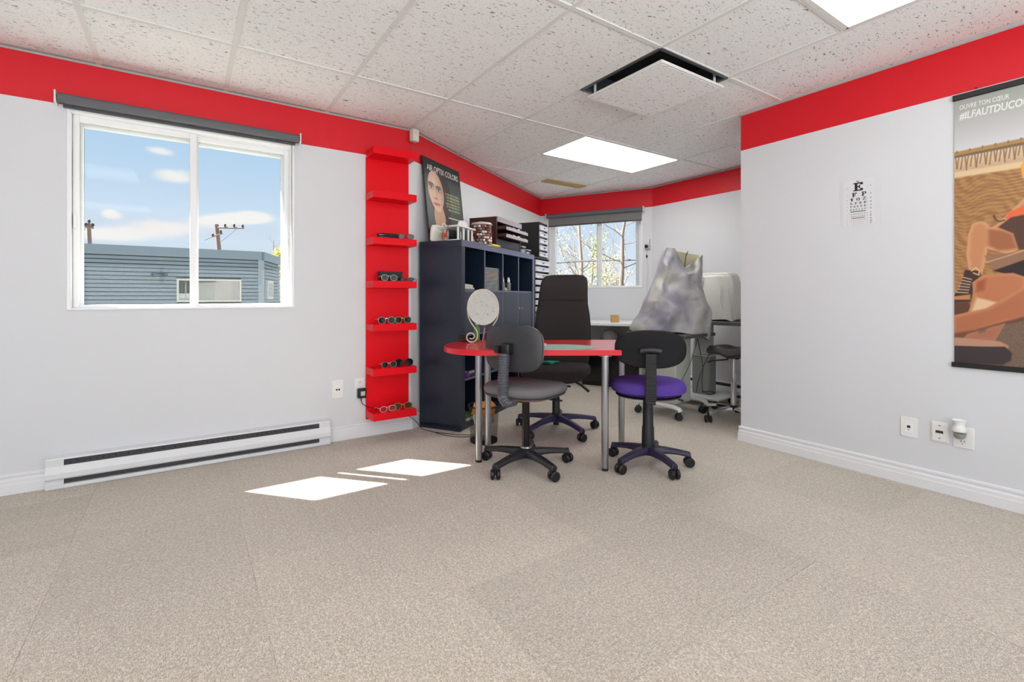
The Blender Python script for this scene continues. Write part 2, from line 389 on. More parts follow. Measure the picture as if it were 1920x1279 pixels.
for q, (a, b, c, d) in enumerate(lights_rect):
    lab = ['glowing rectangular ceiling light above the covered instruments', 'glowing ceiling light cut by the top edge beside the red wall band', 'added unseen fill light panel in the ceiling left of the camera', 'added unseen fill light panel in the ceiling behind the camera'][q]
    L = thing('ceiling_light', lab, 'light', ((a + b) / 2, (c + d) / 2, CEIL), group='recessed ceiling lights')
    hx = (b - a) / 2 - BW; hy = (d - c) / 2 - BW
    fr = MB()
    for s in (-1, 1):
        fr.box(-hx, hx, s * hy - 0.012, s * hy + 0.012, -0.004, 0.008); fr.box(s * hx - 0.012, s * hx + 0.012, -hy, hy, -0.004, 0.008)
    fr.build('frame', M_bar, L, smooth=False)
    MB().box(-hx + 0.01, hx - 0.01, -hy + 0.01, hy - 0.01, 0.004, 0.008).build('diffuser', emit('lamp_diffuser', (1.0, 0.985, 0.95), LAMP[q]), L, smooth=False)
    hs = MB(); hs.box(-hx, hx, -hy, hy, 0.08, 0.09); hs.build('housing', M_bar, L, smooth=False)

# air diffuser panel hung under its duct
a, b, c, d = diff_rect
dp = thing('air_diffuser', 'square white ceiling air diffuser panel hanging below its dark duct', 'diffuser', ((a + b) / 2, (c + d) / 2, CEIL))
h = T / 2 - 0.004
dk = MB()
for s in (-1, 1):
    dk.box(-h, h, s * h - 0.01, s * h + 0.01, -0.006, 0.13); dk.box(s * h - 0.01, s * h + 0.01, -h, h, -0.006, 0.13)
dk.build('duct_collar', mat('galvanised', (92, 96, 100), 0.45, 0.3), dp, smooth=False)
MB().box(-h, h, -h, h, 0.12, 0.13).build('duct', mat('duct_dark', (30, 31, 33), 0.7), dp, smooth=False)
pn = MB().box(-0.285, 0.30, -0.30, 0.285, -0.062, -0.046).build('panel', [mat('diffuser_white', (226, 226, 224), 0.6)], dp, bevel=0.003)
pf = MB().box(-0.270, 0.285, -0.285, 0.270, -0.0635, -0.061).build('perforated_face', M_tile, pn, smooth=False)
for sx, sy in ((-0.25, 0.25), (0.26, -0.26), (0.26, 0.25)):
    MB().tube([(sx, sy, -0.05), (sx, sy, 0.1)], 0.008, 8).build('hanger', M_white, dp)
vent = thing('ceiling_vent', 'tan wooden strip vent in ceiling near the far corner', 'vent', (3.72, 4.36, CEIL))
MB().box(-0.30, 0.30, -0.07, 0.07, -0.008, 0.004).build('grille_frame', mat('tan_vent', (186, 160, 112), 0.6), vent, bevel=0.002)
for s in range(5): MB().box(-0.28, 0.28, -0.055 + s * 0.025, -0.045 + s * 0.025, -0.011, -0.006).build('slat', MATS['tan_vent'], vent, smooth=False)

# walls
def wall(name, p0, p1, out, openings=(), band=2.137, label=None, z1=CEIL + 0.16, t=WT, back_split=False):
    p0 = Vector(p0); p1 = Vector(p1); ex = (p1 - p0).normalized(); L = (p1 - p0).length; out = Vector(out).normalized()
    As = sorted({0, L, *[v for o in openings for v in o[:2]]}); Zs = sorted({-0.12, band, z1, *[v for o in openings for v in o[2:]]})
    P = lambda a, z, o: p0 + ex * a + out * o + Vector((0, 0, z))
    mb = MB()
    for i in range(len(As) - 1):
        for j in range(len(Zs) - 1):
            ac = (As[i] + As[i + 1]) / 2; zc = (Zs[j] + Zs[j + 1]) / 2
            if any(o[0] < ac < o[1] and o[2] < zc < o[3] for o in openings): continue
            a0, a1_, c0, c1 = As[i], As[i + 1], Zs[j], Zs[j + 1]
            for oo in (0, t): mb.add([P(a0, c0, oo), P(a1_, c0, oo), P(a1_, c1, oo), P(a0, c1, oo)], [(0, 1, 2, 3)], 1 if zc > band and oo == 0 else 0)
    for o in openings:
        a0, a1_, c0, c1 = o
        for (u0, w0), (u1, w1) in (((a0, c0), (a1_, c0)), ((a1_, c0), (a1_, c1)), ((a1_, c1), (a0, c1)), ((a0, c1), (a0, c0))):
            mb.add([P(u0, w0, 0), P(u1, w1, 0), P(u1, w1, t), P(u0, w0, t)], [(0, 1, 2, 3)], 0)
    for a_ in (0, L): mb.add([P(a_, -0.12, 0), P(a_, -0.12, t), P(a_, z1, t), P(a_, z1, 0)], [(0, 1, 2, 3)], 0)
    mb.add([P(0, z1, 0), P(L, z1, 0), P(L, z1, t), P(0, z1, t)], [(0, 1, 2, 3)], 0)
    me_o = mb.build(name, [M_wall, M_red], smooth=False); return struct(me_o, label)
W1 = (-0.548, 0.636, 0.983, 2.125)
wall('wall_left', (XBACK - WT, YL, 0), (1.503, YL, 0), (0, 1, 0), [(W1[0] - XBACK + WT, W1[1] - XBACK + WT, W1[2], W1[3])], 2.137, 'white wall with red top band and a sliding window')
ea = (A1 - A0).normalized(); na = Vector((-ea.y, ea.x, 0)); LA = (A1 - A0).length
wall('wall_angled', A0, A1, na, [], 2.155, 'slanted white wall with red band behind the bookcase')
eb = (B1 - A1).normalized(); nb = Vector((-eb.y, eb.x, 0)); LB = (B1 - A1).length
W2 = (0.118, 1.36, 1.172, 2.06)
wall('wall_far', A1, B1 + eb * 0.15, nb, [W2], 2.158, 'far white wall with red band around the tree window')
wall('wall_alcove', (XA, 4.15, 0), (XA, YC, 0), (1, 0, 0), [], 2.158, 'white alcove wall with red band behind the covered instruments')
wall('wall_jog', (XA + WT, YC, 0), (XR + 0.06, YC, 0), (0, -1, 0), [], 2.137, 'short white return wall hidden behind the right wall', t=0.12)
wall('wall_right', (XR, YC, 0), (XR, YBACK, 0), (1, 0, 0), [], 2.132, 'white right wall with red band, eye chart and poster', t=0.11)
SW = (0.9, 5.5, 0.45, 2.1)
wall('wall_back', (XR + WT, YBACK, 0), (XBACK - WT, YBACK, 0), (0, -1, 0), [SW], 2.137, 'white wall behind the camera with an added wide window opening')
wall('wall_side', (XBACK, YBACK, 0), (XBACK, YL, 0), (-1, 0, 0), [], 2.137, 'white side wall left of the camera')

# roof edge over the left window
struct(MB().box(-5, 2.0, YL + WT, YL + WT + 0.42, CEIL + 0.10, CEIL + 0.3).build('roof_eave', mat('eave', (200, 200, 200), 0.7), smooth=False), 'white roof eave outside above the left window')
struct(MB().prism([(p[0] * 1.0, p[1]) for p in [(-3, -3), (5.2, -3), (5.2, 4.1), (4.3, 5.6), (1.4, 3.95), (-3, 3.95)]], CEIL + 0.3, CEIL + 0.45).build('roof_slab', MATS['eave'], smooth=False), 'flat roof slab above the suspended ceiling')

# wall angle under the ceiling and baseboards
def strip(name, pts, prof, m, label, inward):
    # sweep a (offset, z) profile along a polyline of (x, y) with mitred corners; offset measured into the room
    n = len(pts); secs = []
    for i in range(n):
        p = Vector((*pts[i], 0)); ds = []
        if i > 0: ds.append((Vector((*pts[i], 0)) - Vector((*pts[i - 1], 0))).normalized())
        if i < n - 1: ds.append((Vector((*pts[i + 1], 0)) - Vector((*pts[i], 0))).normalized())
        ns = [Vector((d.y, -d.x, 0)) * inward for d in ds]
        if len(ns) == 2: b = (ns[0] + ns[1]); b = b / b.length_squared * 2
        else: b = ns[0]
        secs.append([p + b * o + Vector((0, 0, z)) for o, z in prof])
    o = MB().loft(secs).build(name, m, smooth=False); return struct(o, label)
BB = [(0, 0), (0.016, 0), (0.016, 0.052), (0.0135, 0.055), (0.0135, 0.074), (0.008, 0.080), (0.008, 0.088), (0.012, 0.094), (0.012, 0.104), (0.007, 0.108), (0, 0.108)]
strip('baseboard_left', [(XBACK, YL), (-0.63, YL)], BB, M_trim, 'white moulded baseboard left of the heater', 1)
strip('baseboard_corner', [(0.868, YL), (A0.x, A0.y), (A1.x, A1.y), (B1.x, B1.y)], BB, M_trim, 'white moulded baseboard running from heater round the corner', 1)
strip('baseboard_right', [(XR + 0.3, YC), (XR, YC), (XR, YBACK)][0:3], BB, M_trim, 'white moulded baseboard along the right wall', 1)
WA = [(0, -0.024), (0.001, -0.024), (0.001, -0.0015), (0.024, -0.0015), (0.024, 0), (0, 0)]
M_wa = mat('wall_angle', (176, 176, 174), 0.5)
strip('trim_1', [(XBACK, YL), (A0.x, A0.y), (A1.x, A1.y), (B1.x, B1.y), (XA, YC)], [(o, z * 0.5 + CEIL) for o, z in WA], M_wa, 'thin grey metal edge trim between ceiling and left walls', 1)
strip('trim_2', [(XA, YC), (XR, YC), (XR, YBACK)], [(o, z * 0.5 + CEIL) for o, z in WA], M_wa, 'thin grey metal edge trim between ceiling and right wall', 1)

# window 1: double sliding window in the left wall
win = bpy.data.objects.new('window_1', None); C.objects.link(win); struct(win, 'white sliding window showing blue sky and a grey building')
def rect_frame(mb, x0, x1, z0, z1, y0, y1, w, wt=None, wb=None):
    wt = wt or w; wb = wb or w
    mb.box(x0, x0 + w, y0, y1, z0, z1); mb.box(x1 - w, x1, y0, y1, z0, z1); mb.box(x0 + w, x1 - w, y0, y1, z0, z0 + wb); mb.box(x0 + w, x1 - w, y0, y1, z1 - wt, z1); return mb
x0, x1, z0, z1 = W1
f = rect_frame(MB(), x0, x1, z0, z1, YL - 0.006, YL + 0.24, 0.018, 0.022, 0.012)
rect_frame(f, x0 + 0.018, x1 - 0.018, z0 + 0.012, z1 - 0.022, YL + 0.075, YL + 0.082, 0.008)
rect_frame(f, x0 + 0.018, x1 - 0.018, z0 + 0.012, z1 - 0.022, YL + 0.118, YL + 0.124, 0.008)
f.build('window_frame', M_vinyl, win, bevel=0.002)
def sash(xa, xb, y, m, wl, wr):
    s = MB(); s.box(xa, xa + wl, y, y + 0.03, z0 + 0.012, z1 - 0.022); s.box(xb - wr, xb, y, y + 0.03, z0 + 0.012, z1 - 0.022)
    s.box(xa + wl, xb - wr, y, y + 0.03, z0 + 0.012, z0 + 0.028); s.box(xa + wl, xb - wr, y, y + 0.03, z1 - 0.056, z1 - 0.022)
    so = s.build('sash', M_vinyl, win, bevel=0.003)
    MB().box(xa + 0.01, xb - 0.01, y + 0.013, y + 0.017, z0 + 0.02, z1 - 0.04).build('pane', M_glass, so, smooth=False)
    return so
s1 = sash(x0 + 0.018, 0.064, YL + 0.045, 0, 0.028, 0.036); s2 = sash(0.036, x1 - 0.018, YL + 0.084, 0, 0.034, 0.034)
sash(x0 + 0.018, 0.076, YL + 0.165, 0, 0.030, 0.036); sash(0.040, x1 - 0.018, YL + 0.205, 0, 0.034, 0.034)
MB().box(x0 + 0.022, x0 + 0.036, YL + 0.028, YL + 0.046, 1.45, 1.53).build('latch', M_white, s1, bevel=0.003)
MB().box(x1 - 0.046, x1 - 0.030, YL + 0.068, YL + 0.085, 1.40, 1.47).build('latch', M_white, s2, bevel=0.003)
MB().box(0.02, 0.055, YL - 0.05, YL, 2.122, 2.150).build('stop', M_clear, s1, bevel=0.002)

def roller_blind(label, M, length, drop, name='roller_blind'):
    t = thing(name, label, 'blind'); t.matrix_world = M
    MB().tube([(0.012, -0.045, 0.03), (length - 0.012, -0.045, 0.03)], 0.027, 20).build('roller', M_blind, t)
    MB().box(0.03, length - 0.03, -0.022, -0.0195, 0.02 - drop, 0.03).build('fabric', mat('blind_fabric', (122, 120, 120), 0.85, var=0.04, bump=0.15, bscale=600), t, smooth=False)
    MB().box(0.03, length - 0.03, -0.027, -0.0145, 0.005 - drop, 0.022 - drop).build('hem_bar', mat('hem', (70, 71, 74), 0.5), t, bevel=0.003)
    for x in (0.0, length - 0.008):
        b_ = MB().box(x, x + 0.008, -0.075, 0.0, -0.006, 0.064).build('bracket', M_white, t, bevel=0.003)
    return t
roller_blind('rolled-up grey roller blind above the sliding window', frame_M((-0.590, YL - 0.001, 2.126), (1, 0, 0)), 1.258, 0.018)
# matrix: local y must point out of the room -> negative local y is into the room
roller_blind('grey roller blind lowered a little above the tree window', frame_M(A1 + eb * 0.088 + Vector((0, 0, 2.105)) - nb * 0.001, eb), 1.298, 0.115)

# window 2 in the far wall
win2 = bpy.data.objects.new('window_2', None); C.objects.link(win2); win2.matrix_world = frame_M(A1, eb); struct(win2, 'white sliding window in far wall showing bare trees')
x0, x1, z0, z1 = W2
f = rect_frame(MB(), x0, x1, z0, z1, -0.005, 0.2, 0.016); rect_frame(f, x0 + 0.016, x1 - 0.016, z0 + 0.016, z1 - 0.016, 0.07, 0.078, 0.012)
f.build('window_frame', M_vinyl, win2, bevel=0.002)
for xa, xb, y in ((x0 + 0.016, 0.83, 0.04), (0.755, x1 - 0.016, 0.08)):
    s = rect_frame(MB(), xa, xb, z0 + 0.014, z1 - 0.016, y, y + 0.03, 0.055 if y < .05 else 0.042, 0.03, 0.016).build('sash', M_vinyl, win2, bevel=0.003)
    MB().box(xa + 0.01, xb - 0.01, y + 0.013, y + 0.017, z0 + 0.02, z1 - 0.02).build('pane', M_glass, s, smooth=False)

# unseen window added behind the camera as an opening for the fill light
win3 = bpy.data.objects.new('window_added', None); C.objects.link(win3); struct(win3, 'wide unseen window added behind the camera for the fill light')
xa, xb = XR + WT - SW[1], XR + WT - SW[0]
f = rect_frame(MB(), xa, xb, SW[2], SW[3], YBACK - 0.2, YBACK - 0.14, 0.05)
for k in (1, 2): f.box(xa + (xb - xa) * k / 3 - 0.025, xa + (xb - xa) * k / 3 + 0.025, YBACK - 0.2, YBACK - 0.14, SW[2], SW[3])
f.build('window_frame', M_vinyl, win3, bevel=0.002)
MB().box(xa, xb, YBACK - 0.175, YBACK - 0.165, SW[2], SW[3]).build('pane', M_glass, win3, smooth=False)

# ================================================================== FURNITURE
# ---- office chair parts
def ring(path_r, th, r, n=14): pass
def caster(parent, x, y, ang, r=0.030, m=None, zoff=0.0):
    m = m or M_black
    q = Matrix.Translation((x, y, r + zoff)) @ Matrix.Rotation(ang, 4, 'Z')
    hood = MB(); hood.box(-0.012, 0.018, -0.006, 0.006, -0.002, r + 0.012, 0, q); hood.tube([q @ Vector((0.004, 0, r - 0.004)), q @ Vector((0.004, 0, r + 0.032))], 0.009, 8)
    c = hood.build('caster', m, parent, bevel=0.002)
    for s in (-1, 1):
        mq = q @ Matrix.Translation((0, s * 0.017, 0)) @ Matrix.Rotation(R(90), 4, 'X')
        wm = MB().lathe([(0.006, -0.011), (r - 0.006, -0.011), (r, -0.006), (r, 0.006), (r - 0.006, 0.011), (0.006, 0.011)], 18, M=mq)
        MB_o = wm.build('wheel', m, parent)
    return c
def star_base(t, angs, rad, hub_z, m, caster_rot, hub_r=0.034, tipz=0.088, m_c=None):
    for i, a_ in enumerate(angs):
        ca, sa = math.cos(a_), math.sin(a_); secs = []
        for k in range(7):
            u = k / 6; d = 0.02 + (rad - 0.005 - 0.02) * u; wd = 0.034 * (1 - u) + 0.021 * u
            zt = hub_z * (1 - u ** 1.5) + tipz * u ** 1.5; zb = zt - (0.052 * (1 - u) + 0.030 * u) + 0.01 * math.sin(PI * u)
            sec = []
            for wv, zv in ((-1, zb), (-1.05, (zb + zt) / 2), (-0.62, zt), (0.62, zt), (1.05, (zb + zt) / 2), (1, zb)):
                sec.append(Vector((ca * d - sa * wv * wd, sa * d + ca * wv * wd, zv)))
            secs.append(sec)
        leg = MB().loft(secs).build('leg', m, t, bevel=0.004)
        caster(leg, ca * (rad - 0.012), sa * (rad - 0.012), caster_rot[i % len(caster_rot)], m=m_c)
    MB().lathe([(0.02, hub_z - 0.06), (hub_r + 0.006, hub_z - 0.05), (hub_r + 0.006, hub_z), (hub_r - 0.006, hub_z + 0.008)], 20).build('hub', m, t)
def cushion(hx, hy, z0, z1, p=3.2, n=40, dome=0.012, taper=0.9, cx=0.0, waterfall=0.0):
    mb = MB(); secs = []
    def sec(f, z, fall=0):
        q = []
        for j in range(n):
            th = 2 * PI * j / n; c_, s_ = math.cos(th), math.sin(th)
            x = hx * f * math.copysign(abs(c_) ** (2 / p), c_); y = hy * f * math.copysign(abs(s_) ** (2 / p), s_)
            zz = z - waterfall * max(0, x / hx) ** 3
            q.append(Vector((x + cx, y, zz)))
        return q
    h_ = z1 - z0
    for f, u in ((taper * 0.9, 0.0), (taper, 0.03), (0.985, 0.3), (1.0, 0.5), (0.985, 0.72), (0.95, 0.88), (0.86, 0.97), (0.6, 1.0), (0.3, 1.0), (0.05, 1.0)):
        secs.append(sec(f, z0 + h_ * u + (dome * (1 - f) if u >= 0.97 else 0)))
    mb.loft(secs); return mb
def backshell(hw, hh, zc, xc, th, curve=0.05, p=3.0, n=44, lean=0.0, topw=1.0):
    # rounded-rect panel facing +x, curved about the vertical axis
    secs = []
    for f, dx in ((0.2, th * 0.5 + 0.004), (0.7, th * 0.5 + 0.002), (0.93, th * 0.45), (1.0, th * 0.1), (1.0, -th * 0.25), (0.94, -th * 0.5), (0.7, -th * 0.52), (0.2, -th * 0.52)):
        q = []
        for j in range(n):
            a_ = 2 * PI * j / n; c_, s_ = math.cos(a_), math.sin(a_)
            y = hw * f * math.copysign(abs(c_) ** (2 / p), c_); z = hh * f * math.copysign(abs(s_) ** (2 / p), s_)
            y *= 1 + (topw - 1) * (z / hh * 0.5 + 0.5)
            q.append(Vector((xc + dx + curve * (y / hw) ** 2 - lean * z, y, zc + z)))
        secs.append(q)
    return MB().loft(secs)
def bellows(path, r, rings, n=16):
    pts = [Vector(p) for p in path]
    L = [0]
    for i in range(1, len(pts)): L.append(L[-1] + (pts[i] - pts[i - 1]).length)
    out = []; rs = []; tot = L[-1]; m_ = rings * 4
    for k in range(m_ + 1):
        s = tot * k / m_; i = max(j for j in range(len(L)) if L[j] <= s + 1e-9); i = min(i, len(pts) - 2)
        u = (s - L[i]) / (L[i + 1] - L[i]); out.append(pts[i].lerp(pts[i + 1], u)); rs.append(r * (1.0 if k % 4 in (1, 2) else 0.84))
    return MB().tube(out, rs, n)
def arc(c, r, a0, a1, n, plane='xz'):
    o = []
    for k in range(n + 1):
        a_ = a0 + (a1 - a0) * k / n; o.append((c[0] + r * math.cos(a_), c[1], c[2] + r * math.sin(a_)) if plane == 'xz' else (c[0] + r * math.cos(a_), c[1] + r * math.sin(a_), c[2]))
    return o

# grey task chair
rz = R(21)
g = thing('office_chair', 'grey fabric office chair with ribbed back stem at the table', 'chair', (1.757, 2.428, 0), rz, 'office chairs round the red table')
star_base(g, [R(v) - rz for v in (119, 195, 269, 342, 47)], 0.292, 0.115, mat('chair_base_black', (38, 38, 42), 0.32, var=0.06), [R(v) for v in (100, 40, 150, 80, 20)])
MB().tube([(0, 0, 0.1), (0, 0, 0.44)], 0.024, 20).build('gas_column', mat('column_black', (40, 38, 38), 0.18, 0.6), g)
MB().lathe([(0.03, 0.118), (0.036, 0.122), (0.03, 0.13)], 20).build('column_ring', M_steel, g)
MB().box(-0.13, 0.09, -0.06, 0.06, 0.425, 0.452).build('mechanism', M_black, g, bevel=0.006)
MB().tube([(0.02, -0.03, 0.435), (0.04, -0.2, 0.43), (0.05, -0.23, 0.43)], 0.006, 8).build('lever', M_black, g)
cushion(0.19, 0.20, 0.448, 0.462, p=3.5, taper=0.97, dome=0).build('seat_board', M_ply, g)
seat = cushion(0.235, 0.235, 0.462, 0.530, p=3.0, dome=0.006, taper=0.90, waterfall=0.02).build('seat', M_greyfab, g)
cushion(0.226, 0.226, 0.460, 0.474, p=3.0, dome=0.0, taper=0.99, waterfall=0.0).build('seat_edge', mat('seat_piping', (62, 64, 74), 0.5), g)
backshell(0.205, 0.140, 0.752, -0.165, 0.03, curve=0.03, p=3.6, lean=-0.03).build('backrest', mat('shell_black', (52, 52, 55), 0.38, var=0.06, bump=0.18, bscale=500), g)
backshell(0.198, 0.133, 0.752, -0.140, 0.03, curve=0.03, p=3.4, lean=-0.03).build('back_cushion', M_greyfab, g)
bp = [(-0.06, 0, 0.437), (-0.13, 0, 0.437)] + [(-0.185 + 0.06 * math.cos(a_) - 0.0, 0, 0.497 + 0.06 * math.sin(a_)) for a_ in [R(-90 - k * 15) for k in range(1, 6)]] + [(-0.245, 0, 0.54), (-0.238, 0, 0.64), (-0.232, 0, 0.725)]
bellows([bp[1]] + bp[2:], 0.034, 24).build('back_stem', mat('stem_grey', (84, 84, 90), 0.3, var=0.05), g)
MB().box(-0.235, -0.172, -0.03, 0.03, 0.715, 0.785).build('back_bracket', M_black, g, bevel=0.012)
MB().lathe([(0.008, 0), (0.022, 0.002), (0.024, 0.012), (0.022, 0.03), (0.008, 0.032)], 18, M=Matrix.Translation((-0.235, 0.028, 0.748)) @ Matrix.Rotation(R(-90), 4, 'X')).build('adjust_knob', M_black, g)

# purple task chair
rz = R(44)
p_ = thing('office_chair', 'purple seat office chair with black oval backrest', 'chair', (2.405, 2.016, 0), rz, 'office chairs round the red table')
star_base(p_, [R(v) - rz for v in (102, 181, 256, 320, 29)], 0.262, 0.125, M_purpleplastic, [R(v) for v in (60, 130, 20, 100, 170)], tipz=0.09)
MB().lathe([(0.040, 0.11), (0.037, 0.24), (0.033, 0.25), (0.030, 0.43)], 22).build('column_cover', M_black, p_)
MB().box(-0.10, 0.09, -0.05, 0.05, 0.43, 0.458).build('mechanism', M_black, p_, bevel=0.006)
MB().tube([(0.0, -0.04, 0.44), (0.05, -0.15, 0.425), (0.07, -0.22, 0.40)], [0.006, 0.006, 0.008], 8).build('lever', M_black, p_)
cushion(0.215, 0.228, 0.452, 0.54, p=2.3, dome=0.008, taper=0.80).build('seat', M_purple, p_)
cushion(0.19, 0.20, 0.444, 0.458, p=2.3, dome=0.0, taper=0.97).build('seat_pan', M_black, p_)
backshell(0.206, 0.113, 0.748, -0.185, 0.04, curve=0.025, p=2.6).build('backrest', mat('back_black', (24, 23, 25), 0.7, var=0.1, bump=0.2, bscale=500, spec=0.25), p_)
sp = MB(); M_rib = mat('ribbed_black', (24, 24, 26), 0.5)
for k in range(26):
    zz = 0.455 + k * 0.0102; sp.box(-0.248, -0.218, -0.031, 0.031, zz, zz + 0.0078)
sp.box(-0.243, -0.222, -0.028, 0.028, 0.45, 0.725); sp.build('back_stem', M_rib, p_, bevel=0.0015)
sb = MB(); sb.box(-0.25, -0.02, -0.026, 0.026, 0.432, 0.452); sb.build('stem_foot', M_black, p_, bevel=0.004)
MB().tube([(-0.222, -0.058, 0.742), (-0.226, 0.0, 0.748), (-0.222, 0.058, 0.742)], 0.021, 12, flat=0.8).build('back_bracket', mat('bracket_black', (44, 43, 45), 0.4), p_)
for s in (-1, 1): MB().lathe([(0.003, 0), (0.009, 0), (0.009, 0.004), (0.003, 0.004)], 12, M=Matrix.Translation((-0.238, s * 0.055, 0.738)) @ Matrix.Rotation(R(-90), 4, 'Y')).build('screw', M_blackgloss, p_)

# high-back black chair behind the table
rz = R(217.6)
x_ = thing('office_chair', 'tall black high-back office chair behind the red table', 'chair', (2.423, 2.942, 0), rz, 'office chairs round the red table')
star_base(x_, [R(v) - rz for v in (117, 194, 266, 339, 45)], 0.338, 0.135, mat('base_purple_black', (52, 44, 80), 0.36, var=0.08), [R(v) for v in (10, 80, 140, 60, 20)], tipz=0.095)
MB().lathe([(0.022, 0.05), (0.022, 0.10), (0.030, 0.11), (0.030, 0.26), (0.024, 0.27), (0.024, 0.40)], 20).build('gas_column', M_black, x_)
MB().box(-0.17, 0.12, -0.07, 0.07, 0.395, 0.432).build('mechanism', M_black, x_, bevel=0.006)
MB().tube([(0.04, 0.05, 0.41), (0.05, 0.16, 0.405), (0.05, 0.21, 0.38), (0.05, 0.27, 0.335)], [0.006, 0.007, 0.010, 0.012], 8).build('lever', M_black, x_)
MB().tube([(0.04, 0.05, 0.41), (0.08, 0.10, 0.375), (0.085, 0.13, 0.372)], [0.006, 0.006, 0.008], 8).build('lever', M_black, x_)
cushion(0.25, 0.262, 0.425, 0.53, p=3.4, dome=0.012, taper=0.85, waterfall=0.03).build('seat', M_blackfab, x_)
secs = []
prof = [(0.455, 0.14), (0.475, 0.19), (0.53, 0.222), (0.65, 0.236), (0.80, 0.238), (0.92, 0.228), (1.00, 0.212), (1.10, 0.206), (1.17, 0.203), (1.215, 0.192), (1.238, 0.165), (1.246, 0.11)]
for z, hw in prof:
    u = (z - 0.455) / 0.79; xb_ = -0.225 - 0.10 * u - 0.03 * math.sin(u * 7); q = []
    for j in range(28):
        a_ = 2 * PI * j / 28; c_, s_ = math.cos(a_), math.sin(a_)
        yy = hw * math.copysign(abs(s_) ** 0.55, s_); th_ = 0.038 * (1.0 if 0.05 < u < 0.95 else 0.5)
        q.append(Vector((xb_ + th_ * math.copysign(abs(c_) ** 0.7, c_) + 0.03 * (yy / 0.238) ** 2, yy, z)))
    secs.append(q)
MB().loft(secs).build('backrest', M_blackfab, x_)
MB().tube([(-0.225 - 0.10 * 0.73 - 0.03 * math.sin(0.73 * 7) + 0.040 + 0.03 * (yy / 0.238) ** 2, yy, 1.032) for yy in [-0.19 + 0.38 * k / 12 for k in range(13)]], 0.0035, 6).build('headrest_seam', mat('seam', (22, 21, 21), 0.8), x_)
MB().box(-0.22, -0.10, -0.05, 0.05, 0.40, 0.425).build('back_arm', M_black, x_, bevel=0.004)
MB().box(-0.305, -0.265, -0.04, 0.04, 0.40, 0.70).build('back_support', M_black, x_, bevel=0.006)

# green cloth left on the seat of the tall chair
gp = MB().grid(lambda u, v: Vector((2.30 + 0.10 * u, 2.93 - 0.06 * u + 0.05 * v, 0.549 + 0.010 * math.sin(u * 9 + v * 4))), 16, 8)
tag(gp.build('green_cloth', mat('green_cloth', (30, 150, 110), 0.8), thick=0.004), 'small green cloth lying on the tall black chair seat', 'cloth')

# ---- red table
TE = Vector((0.8365, -0.548, 0)); TN = Vector((0.548, 0.8365, 0))
def tw(e, n, z=0.0): return TE * e + TN * n + Vector((0, 0, z))
TZ = 0.74
tab = thing('table', 'red half-oval table on round steel legs', 'table', tw(0.28, 3.2)); tab.rotation_euler = (0, 0, math.atan2(TE.y, TE.x))
outl = [(0.67, -0.344), (0.67, 0.344)]
for k in range(25):
    a_ = PI / 2 + PI * k / 24; outl.append((-0.32 + 0.35 * math.copysign(abs(math.cos(a_)) ** 0.85, math.cos(a_)), 0.344 * math.copysign(abs(math.sin(a_)) ** 0.85, math.sin(a_))))
MB().prism(outl, TZ - 0.034, TZ).build('tabletop', M_redtop, tab, bevel=0.003)
for e, n in ((-0.159, 3.087), (0.619, 2.921), (0.847, 3.438), (-0.107, 3.32)):
    lx, ly = e - 0.28, n - 3.2
    lg = MB().tube([(lx, ly, 0.016), (lx, ly, TZ - 0.04)], 0.0215, 22).build('leg', M_steel, tab)
    MB().tube([(lx, ly, 0.0), (lx, ly, 0.018)], 0.020, 16).build('leg_foot', M_black, lg)
    MB().tube([(lx, ly, TZ - 0.045), (lx, ly, TZ - 0.034)], 0.04, 20).build('leg_plate', M_steel, lg)

# clear desk mat with green print
mt = thing('desk_mat', 'clear rounded desk mat with green print on red table', 'mat', tw(0.33, 3.03, TZ + 0.0004)); mt.rotation_euler = (0, 0, math.atan2(TE.y, TE.x))
mo = [(0.25 * math.cos(2 * PI * k / 40), 0.165 * math.sin(2 * PI * k / 40)) for k in range(40)]
MB().prism(mo, 0, 0.0015).build('green_print', mat('mat_green', (172, 204, 190), 0.7, var=0.25, scale=22, spec=0.15), mt)
MB().prism([(x * 1.04, y * 1.05) for x, y in mo], 0.0018, 0.004).build('clear_sheet', glass('mat_clear', (0.97, 0.98, 0.97), 0.008, 0.1), mt)
kk = MB()
for k in range(3): kk.lathe([(0.012, 0.0), (0.014, 0.0015), (0.012, 0.003)], 14, M=Matrix.Translation(tw(0.22 + 0.02 * k, 3.02 + 0.01 * (k % 2), TZ + 0.0045 + 0.004 * k)) @ Matrix.Rotation(R(40 * k), 4, 'X'))
kt = kk.build('key_rings', M_chrome); tag(kt, 'small metal rings on the clear desk mat', 'keys')

# vanity mirror
mr = thing('vanity_mirror', 'oval table mirror on a cream scrolled wire stand', 'mirror', tw(-0.20, 3.34, TZ)); mr.rotation_euler = (0, 0, math.atan2(TE.y, TE.x) + R(0))
ex_ = Vector((math.cos(-YAW), math.sin(-YAW), 0)); Mr = Matrix.Rotation(-math.atan2(TE.y, TE.x) - YAW, 4, 'Z')   # mirror turned to the room
tilt = Mr @ Matrix.Translation((0.058, 0, 0.248)) @ Matrix.Rotation(R(-10), 4, 'Y') @ Matrix.Rotation(R(-24), 4, 'X')
ov = [(0.106 * math.cos(2 * PI * k / 48), 0.132 * math.sin(2 * PI * k / 48)) for k in range(48)]
gl = MB().prism(ov, -0.004, 0.0, M=tilt @ Matrix.Rotation(R(90), 4, 'X')).build('mirror_glass', mat('mirror', (235, 236, 234), 0.03, 1.0, var=0.0), mr)
MB().tube([tilt @ Vector((x * 1.01, -0.001, y * 1.01)) for x, y in ov + ov[:1]], 0.0035, 8, cap=False).build('mirror_rim', M_cream, gl)
